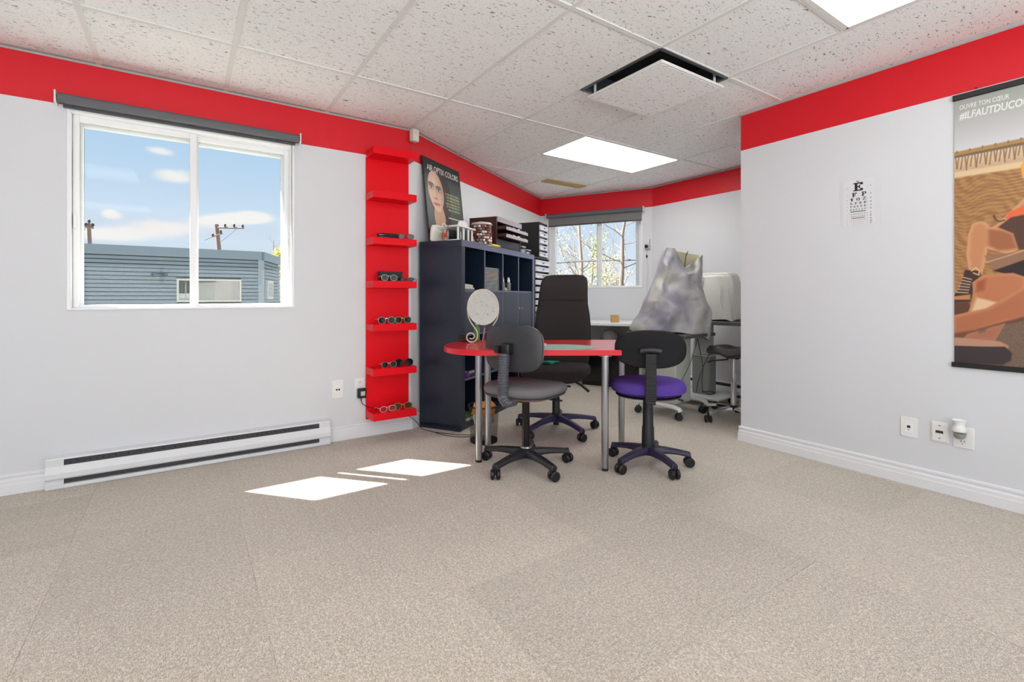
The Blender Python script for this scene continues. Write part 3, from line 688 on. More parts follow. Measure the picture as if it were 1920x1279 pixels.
for s in (-1, 1):
    pts = [(s * 0.108, 0.0, 0.245), (s * 0.107, 0.01, 0.20), (s * 0.095, 0.0, 0.155), (s * 0.062, -0.01, 0.11), (s * 0.045, -0.015, 0.07), (s * 0.046, -0.02, 0.04)]
    pts = [Vector(q) + Vector((0.058, 0, 0)) for q in pts]
    if s < 0: pts = pts[:4] + [Vector((0.024 + 0.0, -0.015, 0.075)), Vector((0.022, -0.02, 0.045))]
    sp_ = []
    cx_ = -0.022 if s < 0 else 0.13
    for k in range(34):
        a_ = R(-10) - R(490) * k / 33; r_ = 0.042 * (1 - 0.72 * k / 33)
        sp_.append(Vector((cx_ - s * 0 + r_ * math.cos(a_) * (1 if s < 0 else -1), -0.02, 0.006 + 0.042 - 0.006 + r_ * math.sin(a_) * 1.0)))
    path = pts[:5] + sp_
    # smooth
    sm = []
    for i in range(len(path) - 1):
        for k in range(3): sm.append(path[i].lerp(path[i + 1], k / 3))
    sm.append(path[-1])
    for _ in range(3): sm = [sm[0]] + [(sm[i - 1] + sm[i] * 2 + sm[i + 1]) / 4 for i in range(1, len(sm) - 1)] + [sm[-1]]
    MB().tube([Mr @ q for q in sm], 0.0042, 8).build('scroll_leg', M_cream, mr)
MB().tube([Mr @ Vector((0.07, 0.0, 0.10)), Mr @ Vector((0.058, 0.05, 0.05)), Mr @ Vector((0.05, 0.09, 0.004))], 0.004, 8).build('rear_prop', M_cream, mr)
# things behind the mirror
bt = thing('pump_bottle', 'green and clear bottle behind the oval mirror', 'bottle', tw(-0.19, 3.46, TZ))
MB().lathe([(0.018, 0), (0.021, 0.004), (0.021, 0.09), (0.012, 0.105), (0.009, 0.11), (0.009, 0.12)], 18).build('body', mat('green_bottle', (96, 150, 84), 0.25), bt)
MB().lathe([(0.012, 0.118), (0.012, 0.145), (0.006, 0.15)], 14).build('cap', M_white, bt)
dv = thing('spectacle_case', 'black rounded case on red table left of the mirror', 'case', tw(-0.285, 3.46, TZ))
cushion(0.03, 0.055, 0.0, 0.022, p=2.4, dome=0.004).build('lower_shell', M_black, dv); cushion(0.03, 0.055, 0.0225, 0.044, p=2.4, dome=0.004, taper=0.98).build('lid', M_black, dv)

# ---- wire waste basket with rubbish
bk = thing('waste_basket', 'black mesh waste basket with crumpled paper under the red table', 'basket', (1.812, 3.03, 0))
def mesh_mat():
    m = bpy.data.materials.new('wire_mesh'); m.use_nodes = True; t = m.node_tree; p = t.nodes['Principled BSDF']; p.inputs['Base Color'].default_value = (0.01, 0.01, 0.011, 1); p.inputs['Roughness'].default_value = 0.4
    g_ = N(t, 'ShaderNodeTexCoord'); sx_ = N(t, 'ShaderNodeSeparateXYZ'); t.links.new(g_.outputs['Object'], sx_.inputs[0])
    th = Mth(t, 'MULTIPLY', Mth(t, 'ARCTAN2', sx_.outputs[1], sx_.outputs[0]), 110 / PI); zz = Mth(t, 'MULTIPLY', sx_.outputs[2], 300)
    aa = Mth(t, 'LESS_THAN', Mth(t, 'FRACT', Mth(t, 'ADD', th, zz)), 0.2); bb = Mth(t, 'LESS_THAN', Mth(t, 'FRACT', Mth(t, 'SUBTRACT', th, zz)), 0.2)
    t.links.new(Mth(t, 'MAXIMUM', aa, bb), p.inputs['Alpha']); return m
MB().lathe([(0.098, 0.012), (0.112, 0.262)], 48, close=False).build('mesh_wall', mesh_mat(), bk)
MB().lathe([(0.001, 0.002), (0.100, 0.002), (0.102, 0.018), (0.098, 0.018), (0.001, 0.006)], 36).build('bottom', M_black, bk)
MB().tube(arc((0, 0, 0.264), 0.113, 0, 2 * PI, 40, 'xy'), 0.0055, 8, cap=False).build('rim', M_black, bk)
def crumple(name, c, r, m, lab, seed, cat='paper'):
    rng = random.Random(seed); b_ = MB(); b_.ell((0, 0, 0), (r[0], r[1], r[2]), 12, 8)
    b_.v = [tuple(Vector(q) * rng.uniform(0.72, 1.12) + Vector(c)) for q in b_.v]
    o = b_.build(name, m, smooth=False); return tag(o, lab, cat, 'rubbish in the basket')
M_kraft = mat('orange_paper', (226, 150, 70), 0.7, var=0.1); M_paper = mat('crumpled_paper', (226, 222, 214), 0.8, var=0.05)
M_gpaper = mat('grey_paper', (170, 166, 160), 0.8, var=0.06)
bx, by = 1.812, 3.03
crumple('crumpled_paper', (bx - 0.03, by - 0.03, 0.075), (0.062, 0.055, 0.055), M_gpaper, 'grey crumpled paper ball at basket bottom', 3)
crumple('crumpled_paper', (bx - 0.035, by + 0.02, 0.17), (0.045, 0.04, 0.05), M_paper, 'white crumpled paper ball in the basket', 5)
crumple('crumpled_paper', (bx + 0.02, by - 0.035, 0.165), (0.045, 0.045, 0.045), M_gpaper, 'grey crumpled paper ball high in the basket', 8)
of = MB(); of.add([(bx - 0.03, by + 0.03, 0.16), (bx + 0.06, by - 0.05, 0.18), (bx + 0.085, by - 0.03, 0.26), (bx + 0.045, by - 0.02, 0.30), (bx - 0.02, by + 0.02, 0.285), (bx + 0.02, by - 0.055, 0.25)], [(0, 1, 5), (1, 2, 5), (2, 3, 5), (3, 4, 5), (4, 0, 5)])
tag(of.build('orange_envelope', M_kraft, smooth=False, thick=0.003), 'folded orange paper sticking out of the basket', 'paper', 'rubbish in the basket')
of = MB(); of.add([(bx - 0.085, by + 0.035, 0.20), (bx - 0.05, by + 0.0, 0.20), (bx - 0.055, by + 0.005, 0.275), (bx - 0.07, by + 0.02, 0.285)], [(0, 1, 2, 3)])
tag(of.build('orange_envelope', M_kraft, smooth=False, thick=0.003), 'thin strip of orange paper at the left of the basket', 'paper', 'rubbish in the basket')

# ---- red wall shelf with seven boards
SX0, SX1 = 1.135, 1.472
rs_ = thing('wall_shelf', 'tall narrow red wall shelf with seven boards of eyewear', 'shelf', (SX0, YL, 0.13))
wd = SX1 - SX0
MB().box(0, wd, -0.022, -0.001, 0.0, 1.985).build('back_panel', M_shelfred, rs_, bevel=0.001)
SHZ = [2.160, 1.838, 1.496, 1.176, 0.856, 0.528, 0.200]
for z in SHZ: MB().box(0.0, wd, -0.185, -0.022, z - 0.13 - 0.052, z - 0.13).build('shelf_board', M_shelfred, rs_, bevel=0.001)

# eyewear
def eyewear(label, x, y, z, rz, frame_m, lens_m, lw=0.026, lh=0.022, thick=0.0022, fold=True, cat='sunglasses', lean=0.0, p=2.2, gap=0.009, brow=0.0):
    t = thing('eyeglasses' if cat != 'sunglasses' else 'sunglasses', label, cat, (x, y, z), rz, 'eyewear on the red shelf')
    cxs = (-(lw + gap), lw + gap)
    def rimpt(cx, a_):
        c_, s_ = math.cos(a_), math.sin(a_)
        return Vector((cx + lw * math.copysign(abs(c_) ** (2 / p), c_), -0.006 * 0 + 0.10 * (cx / 0.06) ** 2 * 0.02, lh + thick + lh * math.copysign(abs(s_) ** (2 / p), s_) * (1 + brow * max(0, s_))))
    fm = MB()
    for cx in cxs: fm.tube([rimpt(cx, 2 * PI * k / 28) for k in range(29)], thick, 6, cap=False)
    fm.tube([rimpt(cxs[0], R(25)), Vector((0, -0.003, lh * 1.75)), rimpt(cxs[1], R(155))], thick * 1.1, 6)
    fm.build('frame', frame_m, t)
    for cx in cxs:
        MB().prism([((rimpt(cx, 2 * PI * k / 28)).x, (rimpt(cx, 2 * PI * k / 28)).z) for k in range(28)], -0.001, 0.001, M=Matrix.Rotation(R(90), 4, 'X')).build('lens', lens_m, t)
    hx = lw * 2 + gap
    for s in (-1, 1):
        MB().tube([(s * hx, 0.0, lh * 1.5), (s * (hx + 0.004), 0.008, lh * 1.5), (s * (hx + 0.002), 0.07, lh * 1.35), (s * (hx - 0.004), 0.10, lh * 0.9), (s * (hx - 0.008), 0.118, lh * 0.3)], thick * 0.9, 6).build('temple', frame_m, t)
    return t
L_dark = mat('dark_lens', (18, 16, 18), 0.08, var=0.1, spec=0.8); L_grey = mat('grey_lens', (96, 104, 106), 0.08, spec=0.8); L_green = mat('green_lens', (30, 44, 40), 0.08, spec=0.8); L_brown = mat('brown_lens', (70, 34, 24), 0.1, spec=0.8)
L_clear = glass('clear_lens', (0.93, 0.95, 0.95), 0.25)
F_black = mat('frame_black', (20, 20, 22), 0.25); F_silver = mat('frame_silver', (200, 200, 196), 0.2, 0.8); F_gold = mat('frame_gold', (206, 176, 96), 0.25, 0.8); F_clear = mat('frame_clear', (216, 196, 198), 0.2); F_red = mat('frame_red', (160, 30, 40), 0.3)
yf = YL - 0.155
eyewear('grey lens sunglasses beside the black case on third red board', 1.395, yf, SHZ[2], R(-12), F_black, L_grey, 0.026, 0.019)
cs = thing('spectacle_case', 'long black spectacle case on the third red board', 'case', (1.265, yf + 0.025, SHZ[2]), R(-2))
cushion(0.085, 0.026, 0.0, 0.018, p=3.5, dome=0.003).build('lower_shell', M_blackgloss, cs); cushion(0.085, 0.026, 0.0185, 0.036, p=3.5, dome=0.003, taper=0.98).build('lid', M_blackgloss, cs)
eyewear('round silver glasses in front of black box on fourth red board', 1.262, yf - 0.008, SHZ[3], R(4), F_silver, L_green, 0.026, 0.022, cat='glasses')
bxb = thing('gift_box', 'black flat box standing behind silver glasses on red shelf', 'box', (1.30, yf + 0.07, SHZ[3]))
MB().box(-0.09, 0.09, -0.018, 0.018, 0.0, 0.072).build('box_body', M_black, bxb, bevel=0.002); MB().box(-0.091, 0.091, -0.019, 0.019, 0.052, 0.074).build('box_lid', M_black, bxb, bevel=0.002)
eyewear('folded black glasses at the right end of fourth red board', 1.405, yf + 0.01, SHZ[3], R(-35), F_black, L_dark, 0.024, 0.013)
eyewear('round dark sunglasses with silver rims left on fifth red board', 1.245, yf - 0.006, SHZ[4], R(2), F_silver, L_dark, 0.028, 0.025)
eyewear('gold framed round sunglasses on the fifth red board', 1.375, yf + 0.005, SHZ[4], R(-4), F_gold, L_green, 0.027, 0.024)
eyewear('red glasses with thin rims behind the gold sunglasses', 1.36, yf + 0.055, SHZ[4], R(-4), F_red, L_clear, 0.03, 0.024, cat='glasses')
eyewear('small round dark sunglasses left on sixth red board', 1.262, yf - 0.006, SHZ[5], R(3), F_silver, L_dark, 0.024, 0.022)
eyewear('large black cat-eye sunglasses right on sixth red board', 1.385, yf + 0.008, SHZ[5], R(-3), F_black, L_dark, 0.030, 0.024, thick=0.003, brow=0.15)
eyewear('clear rimmed eyeglasses left on lowest red board', 1.255, yf - 0.004, SHZ[6], R(6), F_clear, L_clear, 0.027, 0.021, cat='glasses')
eyewear('brown aviator sunglasses right on lowest red board', 1.38, yf + 0.02, SHZ[6], R(-8), F_gold, L_brown, 0.030, 0.022, brow=0.1)

# ================================================================== BOOKCASE AND WHAT STANDS ON IT
BMX = frame_M(A0, ea)
def aw(s, y, z=0.0): return A0 + ea * s + na * y + Vector((0, 0, z))
AZ = math.atan2(ea.y, ea.x)
def athing(name, label, cat, s, y, z, rz=0.0, group=None): return thing(name, label, cat, aw(s, y, z), AZ + rz, group)
bc = athing('bookcase', 'large dark blue-black cube bookcase against the slanted wall', 'bookcase', 0.072, -0.425, 0)
BWd, BD, BH = 1.543, 0.395, 1.505
fe = [M_navy, M_navyreflect]
MB().box(0, 0.05, 0.004, BD, 0.02, BH - 0.05).build('side_panel', M_navy, bc, bevel=0.002); MB().box(BWd - 0.05, BWd, 0.004, BD, 0.02, BH - 0.05).build('side_panel', M_navy, bc, bevel=0.002)
MB().box(0, BWd, 0.004, BD, BH - 0.05, BH).build('top_panel', M_navy, bc, bevel=0.002); MB().box(0, BWd, 0.02, BD, 0.0, 0.05).build('bottom_panel', M_navy, bc, bevel=0.002)
MB().box(0.05, BWd - 0.05, BD - 0.008, BD - 0.002, 0.05, BH - 0.05).build('back_panel', M_navy, bc, smooth=False)
for nm, q in (('edge_strip', (0, BWd, 0, 0.004, BH - 0.05, BH)), ('edge_strip', (0, 0.05, 0, 0.004, 0.02, BH - 0.05)), ('edge_strip', (BWd - 0.05, BWd, 0, 0.004, 0.02, BH - 0.05))):
    MB().box(*q).build(nm, M_navyreflect if q[4] > 1 or q[0] > 1 else mat('navy_front', (44, 50, 66), 0.4), bc, smooth=False)
ci = 0.05; cwid = (BWd - 0.1 - 3 * 0.016) / 4; chei = (BH - 0.1 - 3 * 0.016) / 4
for k in (1, 2, 3):
    xx = 0.05 + k * cwid + (k - 1) * 0.016
    d_ = MB().box(xx, xx + 0.016, 0.012, BD - 0.008, 0.05, BH - 0.05).build('divider', M_navy, bc, smooth=False)
    MB().box(xx, xx + 0.016, 0.008, 0.0125, 0.05, BH - 0.05).build('edge_strip', M_navyreflect, d_, smooth=False)
    zz = 0.05 + k * chei + (k - 1) * 0.016
    d_ = MB().box(0.05, BWd - 0.05, 0.014, BD - 0.008, zz, zz + 0.016).build('shelf', M_navy, bc, smooth=False)
    MB().box(0.05, BWd - 0.05, 0.0095, 0.0145, zz, zz + 0.016).build('edge_strip', M_navyreflect, d_, smooth=False)
SZ = [0.05 + k * chei + k * 0.016 for k in range(4)]           # top face of each cell floor
for k in range(4):
    xx = 0.05 + k * (cwid + 0.016); z_ = SZ[2]
    for q in (0, 1):
        if k in (2, 3) and q == 1: continue
        xa_ = xx + 0.002; xb_ = xx + cwid - 0.002
    dr = MB().box(xx + 0.002, xx + cwid - 0.002, 0.006, 0.022, z_ + 0.002, z_ + chei - 0.002).build('door', mat('door_navy', (58, 64, 78), 0.38, var=0.12, scale=30, stretch=(1, 1, 0.08)), bc, bevel=0.002)
    kx = xx + cwid - 0.03 if k % 2 == 0 else xx + 0.03
    MB().lathe([(0.005, 0), (0.005, 0.012), (0.011, 0.016), (0.011, 0.022), (0.006, 0.025)], 14, M=Matrix.Translation((kx, 0.006, z_ + 0.18)) @ Matrix.Rotation(R(90), 4, 'X')).build('knob', M_chrome, dr)

# in the open cells
def bsp(name, label, cat, s, y, z, rz=0.0, group=None): return athing(name, label, cat, s, y, z, rz, group)
zc = SZ[3] + 0.0005
bg_ = bsp('fabric_pouch', 'cream folded pouch lying in the first upper bookcase cell', 'pouch', 0.255, -0.34, zc)
cushion(0.10, 0.07, 0.0, 0.018, p=2.6, dome=0.006).build('lower_fold', mat('pouch_cream', (196, 192, 172), 0.7, var=0.2, scale=30), bg_)
cushion(0.085, 0.055, 0.0182, 0.04, p=2.4, dome=0.01, taper=0.95, cx=0.015).build('upper_fold', MATS['pouch_cream'], bg_)
ph = bsp('display_card', 'clear stand holding a coloured leaflet in second bookcase cell', 'card', 0.505, -0.403, zc)
def card_paint(u, v):
    c = np.array([150, 150, 148.0])
    if v < 0.16: c = np.array([120, 122, 126.0]) + 40 * math.sin(u * 40)
    elif v < 0.42: c = np.array([196, 138, 112.0]) + 26 * math.sin(u * 9 + v * 30)
    else: c = np.array([150, 148, 142.0]) + 40 * math.sin(u * 7 + v * 23) * math.cos(u * 3 - v * 11)
    return c
def printed(name, W, H, nu, nv, fn, M, parent, rough=0.5, thick=0.0):
    us = (np.arange(nu) + 0.5) / nu; vs_ = (np.arange(nv) + 0.5) / nv
    col = fn(us, vs_)                       # (nv, nu, 3) sRGB 0..255, v = 0 at the top
    xs = np.linspace(0, W, nu + 1); zs = np.linspace(H, 0, nv + 1)
    V = [M @ Vector((x, 0, z)) for z in zs for x in xs]
    F = [(j * (nu + 1) + i, (j + 1) * (nu + 1) + i, (j + 1) * (nu + 1) + i + 1, j * (nu + 1) + i + 1) for j in range(nv) for i in range(nu)]
    me = bpy.data.meshes.new(name); me.from_pydata(V, [], F)
    c = np.clip(col, 0, 255) / 255.0; c = np.where(c <= 0.04045, c / 12.92, ((c + 0.055) / 1.055) ** 2.4)
    at_ = me.color_attributes.new('print', 'FLOAT_COLOR', 'CORNER')
    rgba = np.ones((nv * nu, 4)); rgba[:, :3] = c.reshape(-1, 3); at_.data.foreach_set('color', np.repeat(rgba, 4, axis=0).ravel())
    me.materials.append(vcol(name + '_ink', rough)); o = bpy.data.objects.new(name, me); C.objects.link(o); o.parent = parent; return o
def vec_paint(f):
    return lambda us, vs_: np.array([[f(u, v) for u in us] for v in vs_])
MB().box(0, 0.295, 0.004, 0.006, 0.0, 0.20).build('clear_front', M_clear, ph, smooth=False)
MB().box(0, 0.295, 0.018, 0.024, 0.0, 0.20).build('backing_board', mat('card_back', (180, 180, 178), 0.6), ph, smooth=False)
printed('printed_leaflet', 0.28, 0.19, 40, 30, vec_paint(card_paint), Matrix.Translation((0.01, 0.016, 0.005)), ph)
for q, (s_, lab) in enumerate(((0.905, 'small spray bottle at left in third bookcase cell'), (1.035, 'small spray bottle at right in third bookcase cell'))):
    b_ = bsp('spray_bottle', lab, 'bottle', s_, -0.385, zc, group='spray bottles')
    MB().lathe([(0.020, 0), (0.022, 0.004), (0.022, 0.07), (0.011, 0.085)], 18).build('body', mat('smoke_bottle', (120, 124, 118), 0.25), b_)
    MB().lathe([(0.013, 0.083), (0.013, 0.105), (0.009, 0.11), (0.009, 0.125), (0.005, 0.128)], 14).build('spray_cap', M_white, b_)
pc = bsp('cleaning_cloth', 'folded beige cloth between bottles in third bookcase cell', 'cloth', 0.97, -0.36, zc)
cushion(0.06, 0.03, 0, 0.02, p=2.3, dome=0.006).build('fold', mat('beige_cloth', (176, 164, 118), 0.9), pc); cushion(0.045, 0.022, 0.02, 0.03, p=2.3, dome=0.004).build('top_fold', MATS['beige_cloth'], pc)
z3 = SZ[1] + 0.0005
pb = bsp('tape_roll', 'purple tape roll in the third row of the bookcase', 'tape', 0.245, -0.36, z3)
MB().lathe([(0.016, 0), (0.030, 0), (0.030, 0.04), (0.016, 0.04), (0.016, 0)], 24, close=False).build('roll', mat('purple_tape', (110, 40, 150), 0.3), pb)
MB().lathe([(0.013, 0.001), (0.0158, 0.001), (0.0158, 0.039), (0.013, 0.039), (0.013, 0.001)], 20, close=False).build('core', M_cream, pb)
wb = bsp('lens_tray', 'white flat tray with small parts in the third bookcase row', 'tray', 0.38, -0.25, z3)
t_ = rect_frame(MB(), -0.10, 0.12, -0.07, 0.07, 0.0, 0.02, 0.006)
MB().box(-0.10, 0.12, -0.07, 0.07, 0, 0.004).build('tray_floor', M_cream, wb, bevel=0.001)
for a_, b_ in (((-0.10, -0.07), (0.12, -0.066)), ((-0.10, 0.066), (0.12, 0.07)), ((-0.10, -0.066), (-0.096, 0.066)), ((0.116, -0.066), (0.12, 0.066))):
    MB().box(a_[0], b_[0], a_[1], b_[1], 0.004, 0.022).build('tray_wall', M_cream, wb, smooth=False)
MB().lathe([(0.012, 0.004), (0.012, 0.06), (0.006, 0.07)], 12, c=(-0.06, 0, 0)).build('vial', M_white, wb)
cb_ = bsp('ring_binder', 'white edged book lying in the lowest bookcase row', 'book', 0.30, -0.34, SZ[0] + 0.0005)
MB().box(-0.10, 0.12, -0.06, 0.16, 0, 0.004).build('cover', mat('green_cover', (70, 110, 60), 0.5), cb_, bevel=0.001); MB().box(-0.095, 0.115, -0.055, 0.155, 0.0042, 0.026).build('pages', M_paper, cb_, smooth=False); MB().box(-0.10, 0.12, -0.06, 0.16, 0.0262, 0.030).build('cover', MATS['green_cover'], cb_, bevel=0.001)

# ---- on top of the bookcase
TB = BH + 0.0005
# poster leaning on the wall
po = athing('poster_board', 'dark green contact lens poster of a woman leaning on the wall', 'poster', 0.122, -0.095, TB + 0.006)
PW_, PH_ = 0.60, 0.72
tl = math.atan2(0.078, PH_); PM = Matrix.Rotation(-tl, 4, 'X')
MB().box(0, PW_, 0.0005, 0.008, 0, PH_, M=PM).build('board', mat('board_black', (16, 17, 18), 0.5), po, smooth=False)
def sstep(a, b, x): t_ = np.clip((x - a) / (b - a), 0, 1); return t_ * t_ * (3 - 2 * t_)
def poster_left(us, vs_):
    U, V = np.meshgrid(us, vs_); img = np.zeros(U.shape + (3,))
    def put(c, a): 
        nonlocal img
        img = img * (1 - a[..., None]) + np.array(c, float) * a[..., None]
    img[:] = np.array((58, 68, 66)); put((84, 92, 84), sstep(0.3, 0.9, U) * sstep(0.1, 0.5, V) * 0.5)
    put((22, 24, 25), 1 - sstep(0.10, 0.22, V))
    put((40, 36, 34), sstep(1.05, 0.9, ((U - 0.36) / 0.31) ** 2 + ((V - 0.37) / 0.31) ** 2))           # hair
    put((34, 30, 30), sstep(0.10, 0.06, np.abs(U - 0.50 - 0.10 * (V - 0.3))) * (V > 0.2) * sstep(0.85, 0.7, V))
    put((44, 38, 34), sstep(0.06, 0.0, np.abs(U - 0.52 - 0.16 * (V - 0.3))) * (V > 0.2) * (V < 0.75))
    put((192, 150, 122), sstep(1.05, 0.95, ((U - 0.31 - 0.12 * (V - .6)) / 0.15) ** 2 + ((V - 0.72) / 0.22) ** 2))       # neck
    fx = U - (0.265 + 0.10 * (V - 0.35))
    face = sstep(1.05, 0.95, (fx / (0.205 - 0.10 * np.clip(V - 0.42, 0, 1))) ** 2 + ((V - 0.375) / 0.25) ** 2)
    put((214, 176, 150), face); put((178, 134, 108), face * sstep(0.02, 0.2, fx) * 0.65); put((236, 206, 184), face * np.exp(-((fx + 0.04) / 0.09) ** 2 - ((V - 0.26) / 0.10) ** 2) * 0.7)
    for ex, ey in ((-0.115, 0.335), (0.075, 0.355)):
        put((60, 44, 36), face * np.exp(-((fx - ex) / 0.075) ** 4 - ((V - ey + 0.045 - 0.1 * np.abs(fx - ex)) / 0.012) ** 2))
        put((96, 70, 58), face * np.exp(-((fx - ex) / 0.065) ** 2 - ((V - ey) / 0.026) ** 2) * 0.75)
        put((226, 226, 222), np.exp(-((fx - ex) / 0.045) ** 4 - ((V - ey) / 0.014) ** 4)); put((74, 110, 128), np.exp(-((fx - ex) / 0.022) ** 4 - ((V - ey) / 0.016) ** 4)); put((16, 16, 18), np.exp(-((fx - ex) / 0.010) ** 2 - ((V - ey) / 0.009) ** 2))
        put((26, 20, 18), np.exp(-((fx - ex) / 0.06) ** 4 - ((V - ey + 0.017) / 0.006) ** 2))
    put((160, 112, 90), face * np.exp(-((fx - 0.012) / 0.018) ** 2 - ((V - 0.42) / 0.06) ** 2) * 0.5); put((120, 78, 62), face * np.exp(-((fx + 0.03) / 0.045) ** 2 - ((V - 0.465) / 0.010) ** 2) * 0.8)
    put((200, 104, 98), face * np.exp(-((fx + 0.02) / 0.085) ** 4 - ((V - 0.535) / 0.020) ** 2)); put((120, 52, 50), face * np.exp(-((fx + 0.02) / 0.08) ** 4 - ((V - 0.533) / 0.005) ** 2))
    put((26, 30, 30), sstep(1.05, 0.9, ((U - 0.62) / 0.28) ** 2 + ((V - 0.86) / 0.16) ** 2) * 0.7)
    put((226, 214, 206), sstep(1.1, 0.9, ((U - 0.42) / 0.10) ** 2 + ((V - 0.86) / 0.12) ** 2) * 0.8)
    rng = np.random.RandomState(3)
    for k, v0 in enumerate((0.36, 0.40, 0.44, 0.48, 0.52, 0.56)):                                  # blocks of small print
        wob = (np.sin(U * 260 + k * 9) + np.sin(U * 143 + k)) > -0.4
        put((186, 190, 142), wob * (np.abs(V - v0) < 0.011) * (U > 0.52 + 0.02 * (k % 3)) * (U < 0.93) * 0.8)
    put((210, 206, 160), (np.abs(V - 0.665) < 0.006) * (U > 0.56) * (U < 0.95) * 1.0)
    for v0 in (0.72, 0.76, 0.80): put((150, 156, 154), (np.abs(V - v0) < 0.004) * (U > 0.6) * (U < 0.92) * 0.7)
    return img
printed('print', PW_ - 0.02, PH_ - 0.02, 116, 140, poster_left, PM @ Matrix.Translation((0.01, -0.0005, 0.01)), po, 0.35)
TXT_M = Matrix.Rotation(R(90), 4, 'X')
text('AIR OPTIX COLORS', 0.073, PM @ Vector((0.055, -0.002, PH_ - 0.105)), PM @ TXT_M, mat('white_ink', (236, 236, 232), 0.5), po, sx=0.78)

# white mound pouch and reindeer
md = athing('gift_bag', 'white rounded paper bag standing before the woman poster', 'bag', 0.19, -0.135, TB)
secs = []
for z, f_ in ((0, 0.9), (0.01, 1.0), (0.06, 1.0), (0.11, 0.93), (0.135, 0.75), (0.142, 0.4)):
    secs.append([Vector((0.115 * f_ * math.copysign(abs(math.cos(a_)) ** 0.7, math.cos(a_)), 0.028 * f_ * math.sin(a_), z)) for a_ in [2 * PI * k / 28 for k in range(28)]])
MB().loft(secs).build('bag_body', mat('bag_white', (226, 222, 212), 0.7, var=0.04, bump=0.3, bscale=30), md)
MB().tube([(-0.05, -0.027, 0.125), (0.0, -0.03, 0.10), (0.05, -0.027, 0.125)], 0.003, 6).build('handle', M_cream, md)
de = athing('reindeer_figurine', 'orange-brown reindeer figurine on top of the bookcase', 'figurine', 0.125, -0.235, TB, R(8))
M_deer = mat('deer_orange', (176, 82, 34), 0.45, var=0.2, scale=40)
secs = []
for x, zc_, ry, rz_ in ((-0.038, 0.052, 0.004, 0.006), (-0.034, 0.052, 0.012, 0.015), (-0.012, 0.049, 0.014, 0.016), (0.014, 0.051, 0.014, 0.017), (0.027, 0.058, 0.010, 0.016), (0.034, 0.072, 0.007, 0.010), (0.037, 0.088, 0.006, 0.009), (0.046, 0.096, 0.006, 0.008), (0.060, 0.092, 0.004, 0.005), (0.066, 0.090, 0.002, 0.003)):
    secs.append([Vector((x, ry * math.cos(a_), zc_ + rz_ * math.sin(a_))) for a_ in [2 * PI * k / 12 for k in range(12)]])
MB().loft(secs).build('body', M_deer, de)
for lx, ly in ((-0.03, 0.008), (-0.03, -0.008), (0.022, 0.008), (0.022, -0.008)): MB().tube([(lx, ly, 0.048), (lx * 1.05, ly, 0.024), (lx * 1.12, ly, 0.0)], [0.006, 0.003, 0.0025], 8).build('leg', M_deer, de)
for s in (-1, 1):
    an = MB(); an.tube([(0.042, s * 0.004, 0.102), (0.034, s * 0.014, 0.122), (0.040, s * 0.020, 0.138)], 0.0018, 6); an.tube([(0.036, s * 0.012, 0.119), (0.024, s * 0.016, 0.130)], 0.0015, 6); an.build('antler', mat('antler', (92, 62, 34), 0.6), de)
    MB().ell((0.040, s * 0.010, 0.100), (0.003, 0.007, 0.003), 8, 6).build('ear', M_deer, de)
MB().tube([(-0.037, 0, 0.058), (-0.046, 0, 0.064)], [0.004, 0.002], 8).build('tail', M_deer, de)

# white plastic lens display
ld = athing('lens_display', 'white plastic counter display with arched sign and two posts', 'display', 0.17, -0.335, TB)
MB().box(0, 0.30, 0.0, 0.16, 0.0, 0.02).build('base', M_white, ld, bevel=0.006); MB().box(0.06, 0.30, 0.02, 0.15, 0.021, 0.028).build('insert', mat('dark_insert', (60, 74, 66), 0.4), ld, smooth=False)
for px_, py_ in ((0.03, 0.02), (0.12, 0.02), (0.03, 0.14), (0.28, 0.03), (0.28, 0.14), (0.20, 0.02)): MB().box(px_ - 0.009, px_ + 0.009, py_ - 0.006, py_ + 0.006, 0.02, 0.125).build('post', M_white, ld, bevel=0.002)
MB().box(0.0, 0.30, 0.0, 0.16, 0.122, 0.136).build('top_plate', M_white, ld, bevel=0.004)
sg = [(0.0, 0.0), (0.15, 0.0)] + [(0.075 + 0.075 * math.cos(R(10 + 16 * k)), 0.018 + 0.034 * math.sin(R(10 + 16 * k))) for k in range(11)]
MB().prism(sg, -0.006, 0.0, M=Matrix.Translation((0.0, -0.002, 0.125)) @ TXT_M).build('sign', M_white, ld, bevel=0.001)
tr_ = MB()
for k in range(14): tr_.box(0.022 + k * 0.0075, 0.026 + k * 0.0075, 0.0, 0.001, 0.143 + 0.003 * math.sin(k * 2.1), 0.156 - 0.002 * math.cos(k * 1.7), M=Matrix.Translation((0, -0.0092 + 0.0085, 0)))
tr_.build('sign_print', mat('sign_ink', (120, 122, 128), 0.6), ld, smooth=False)

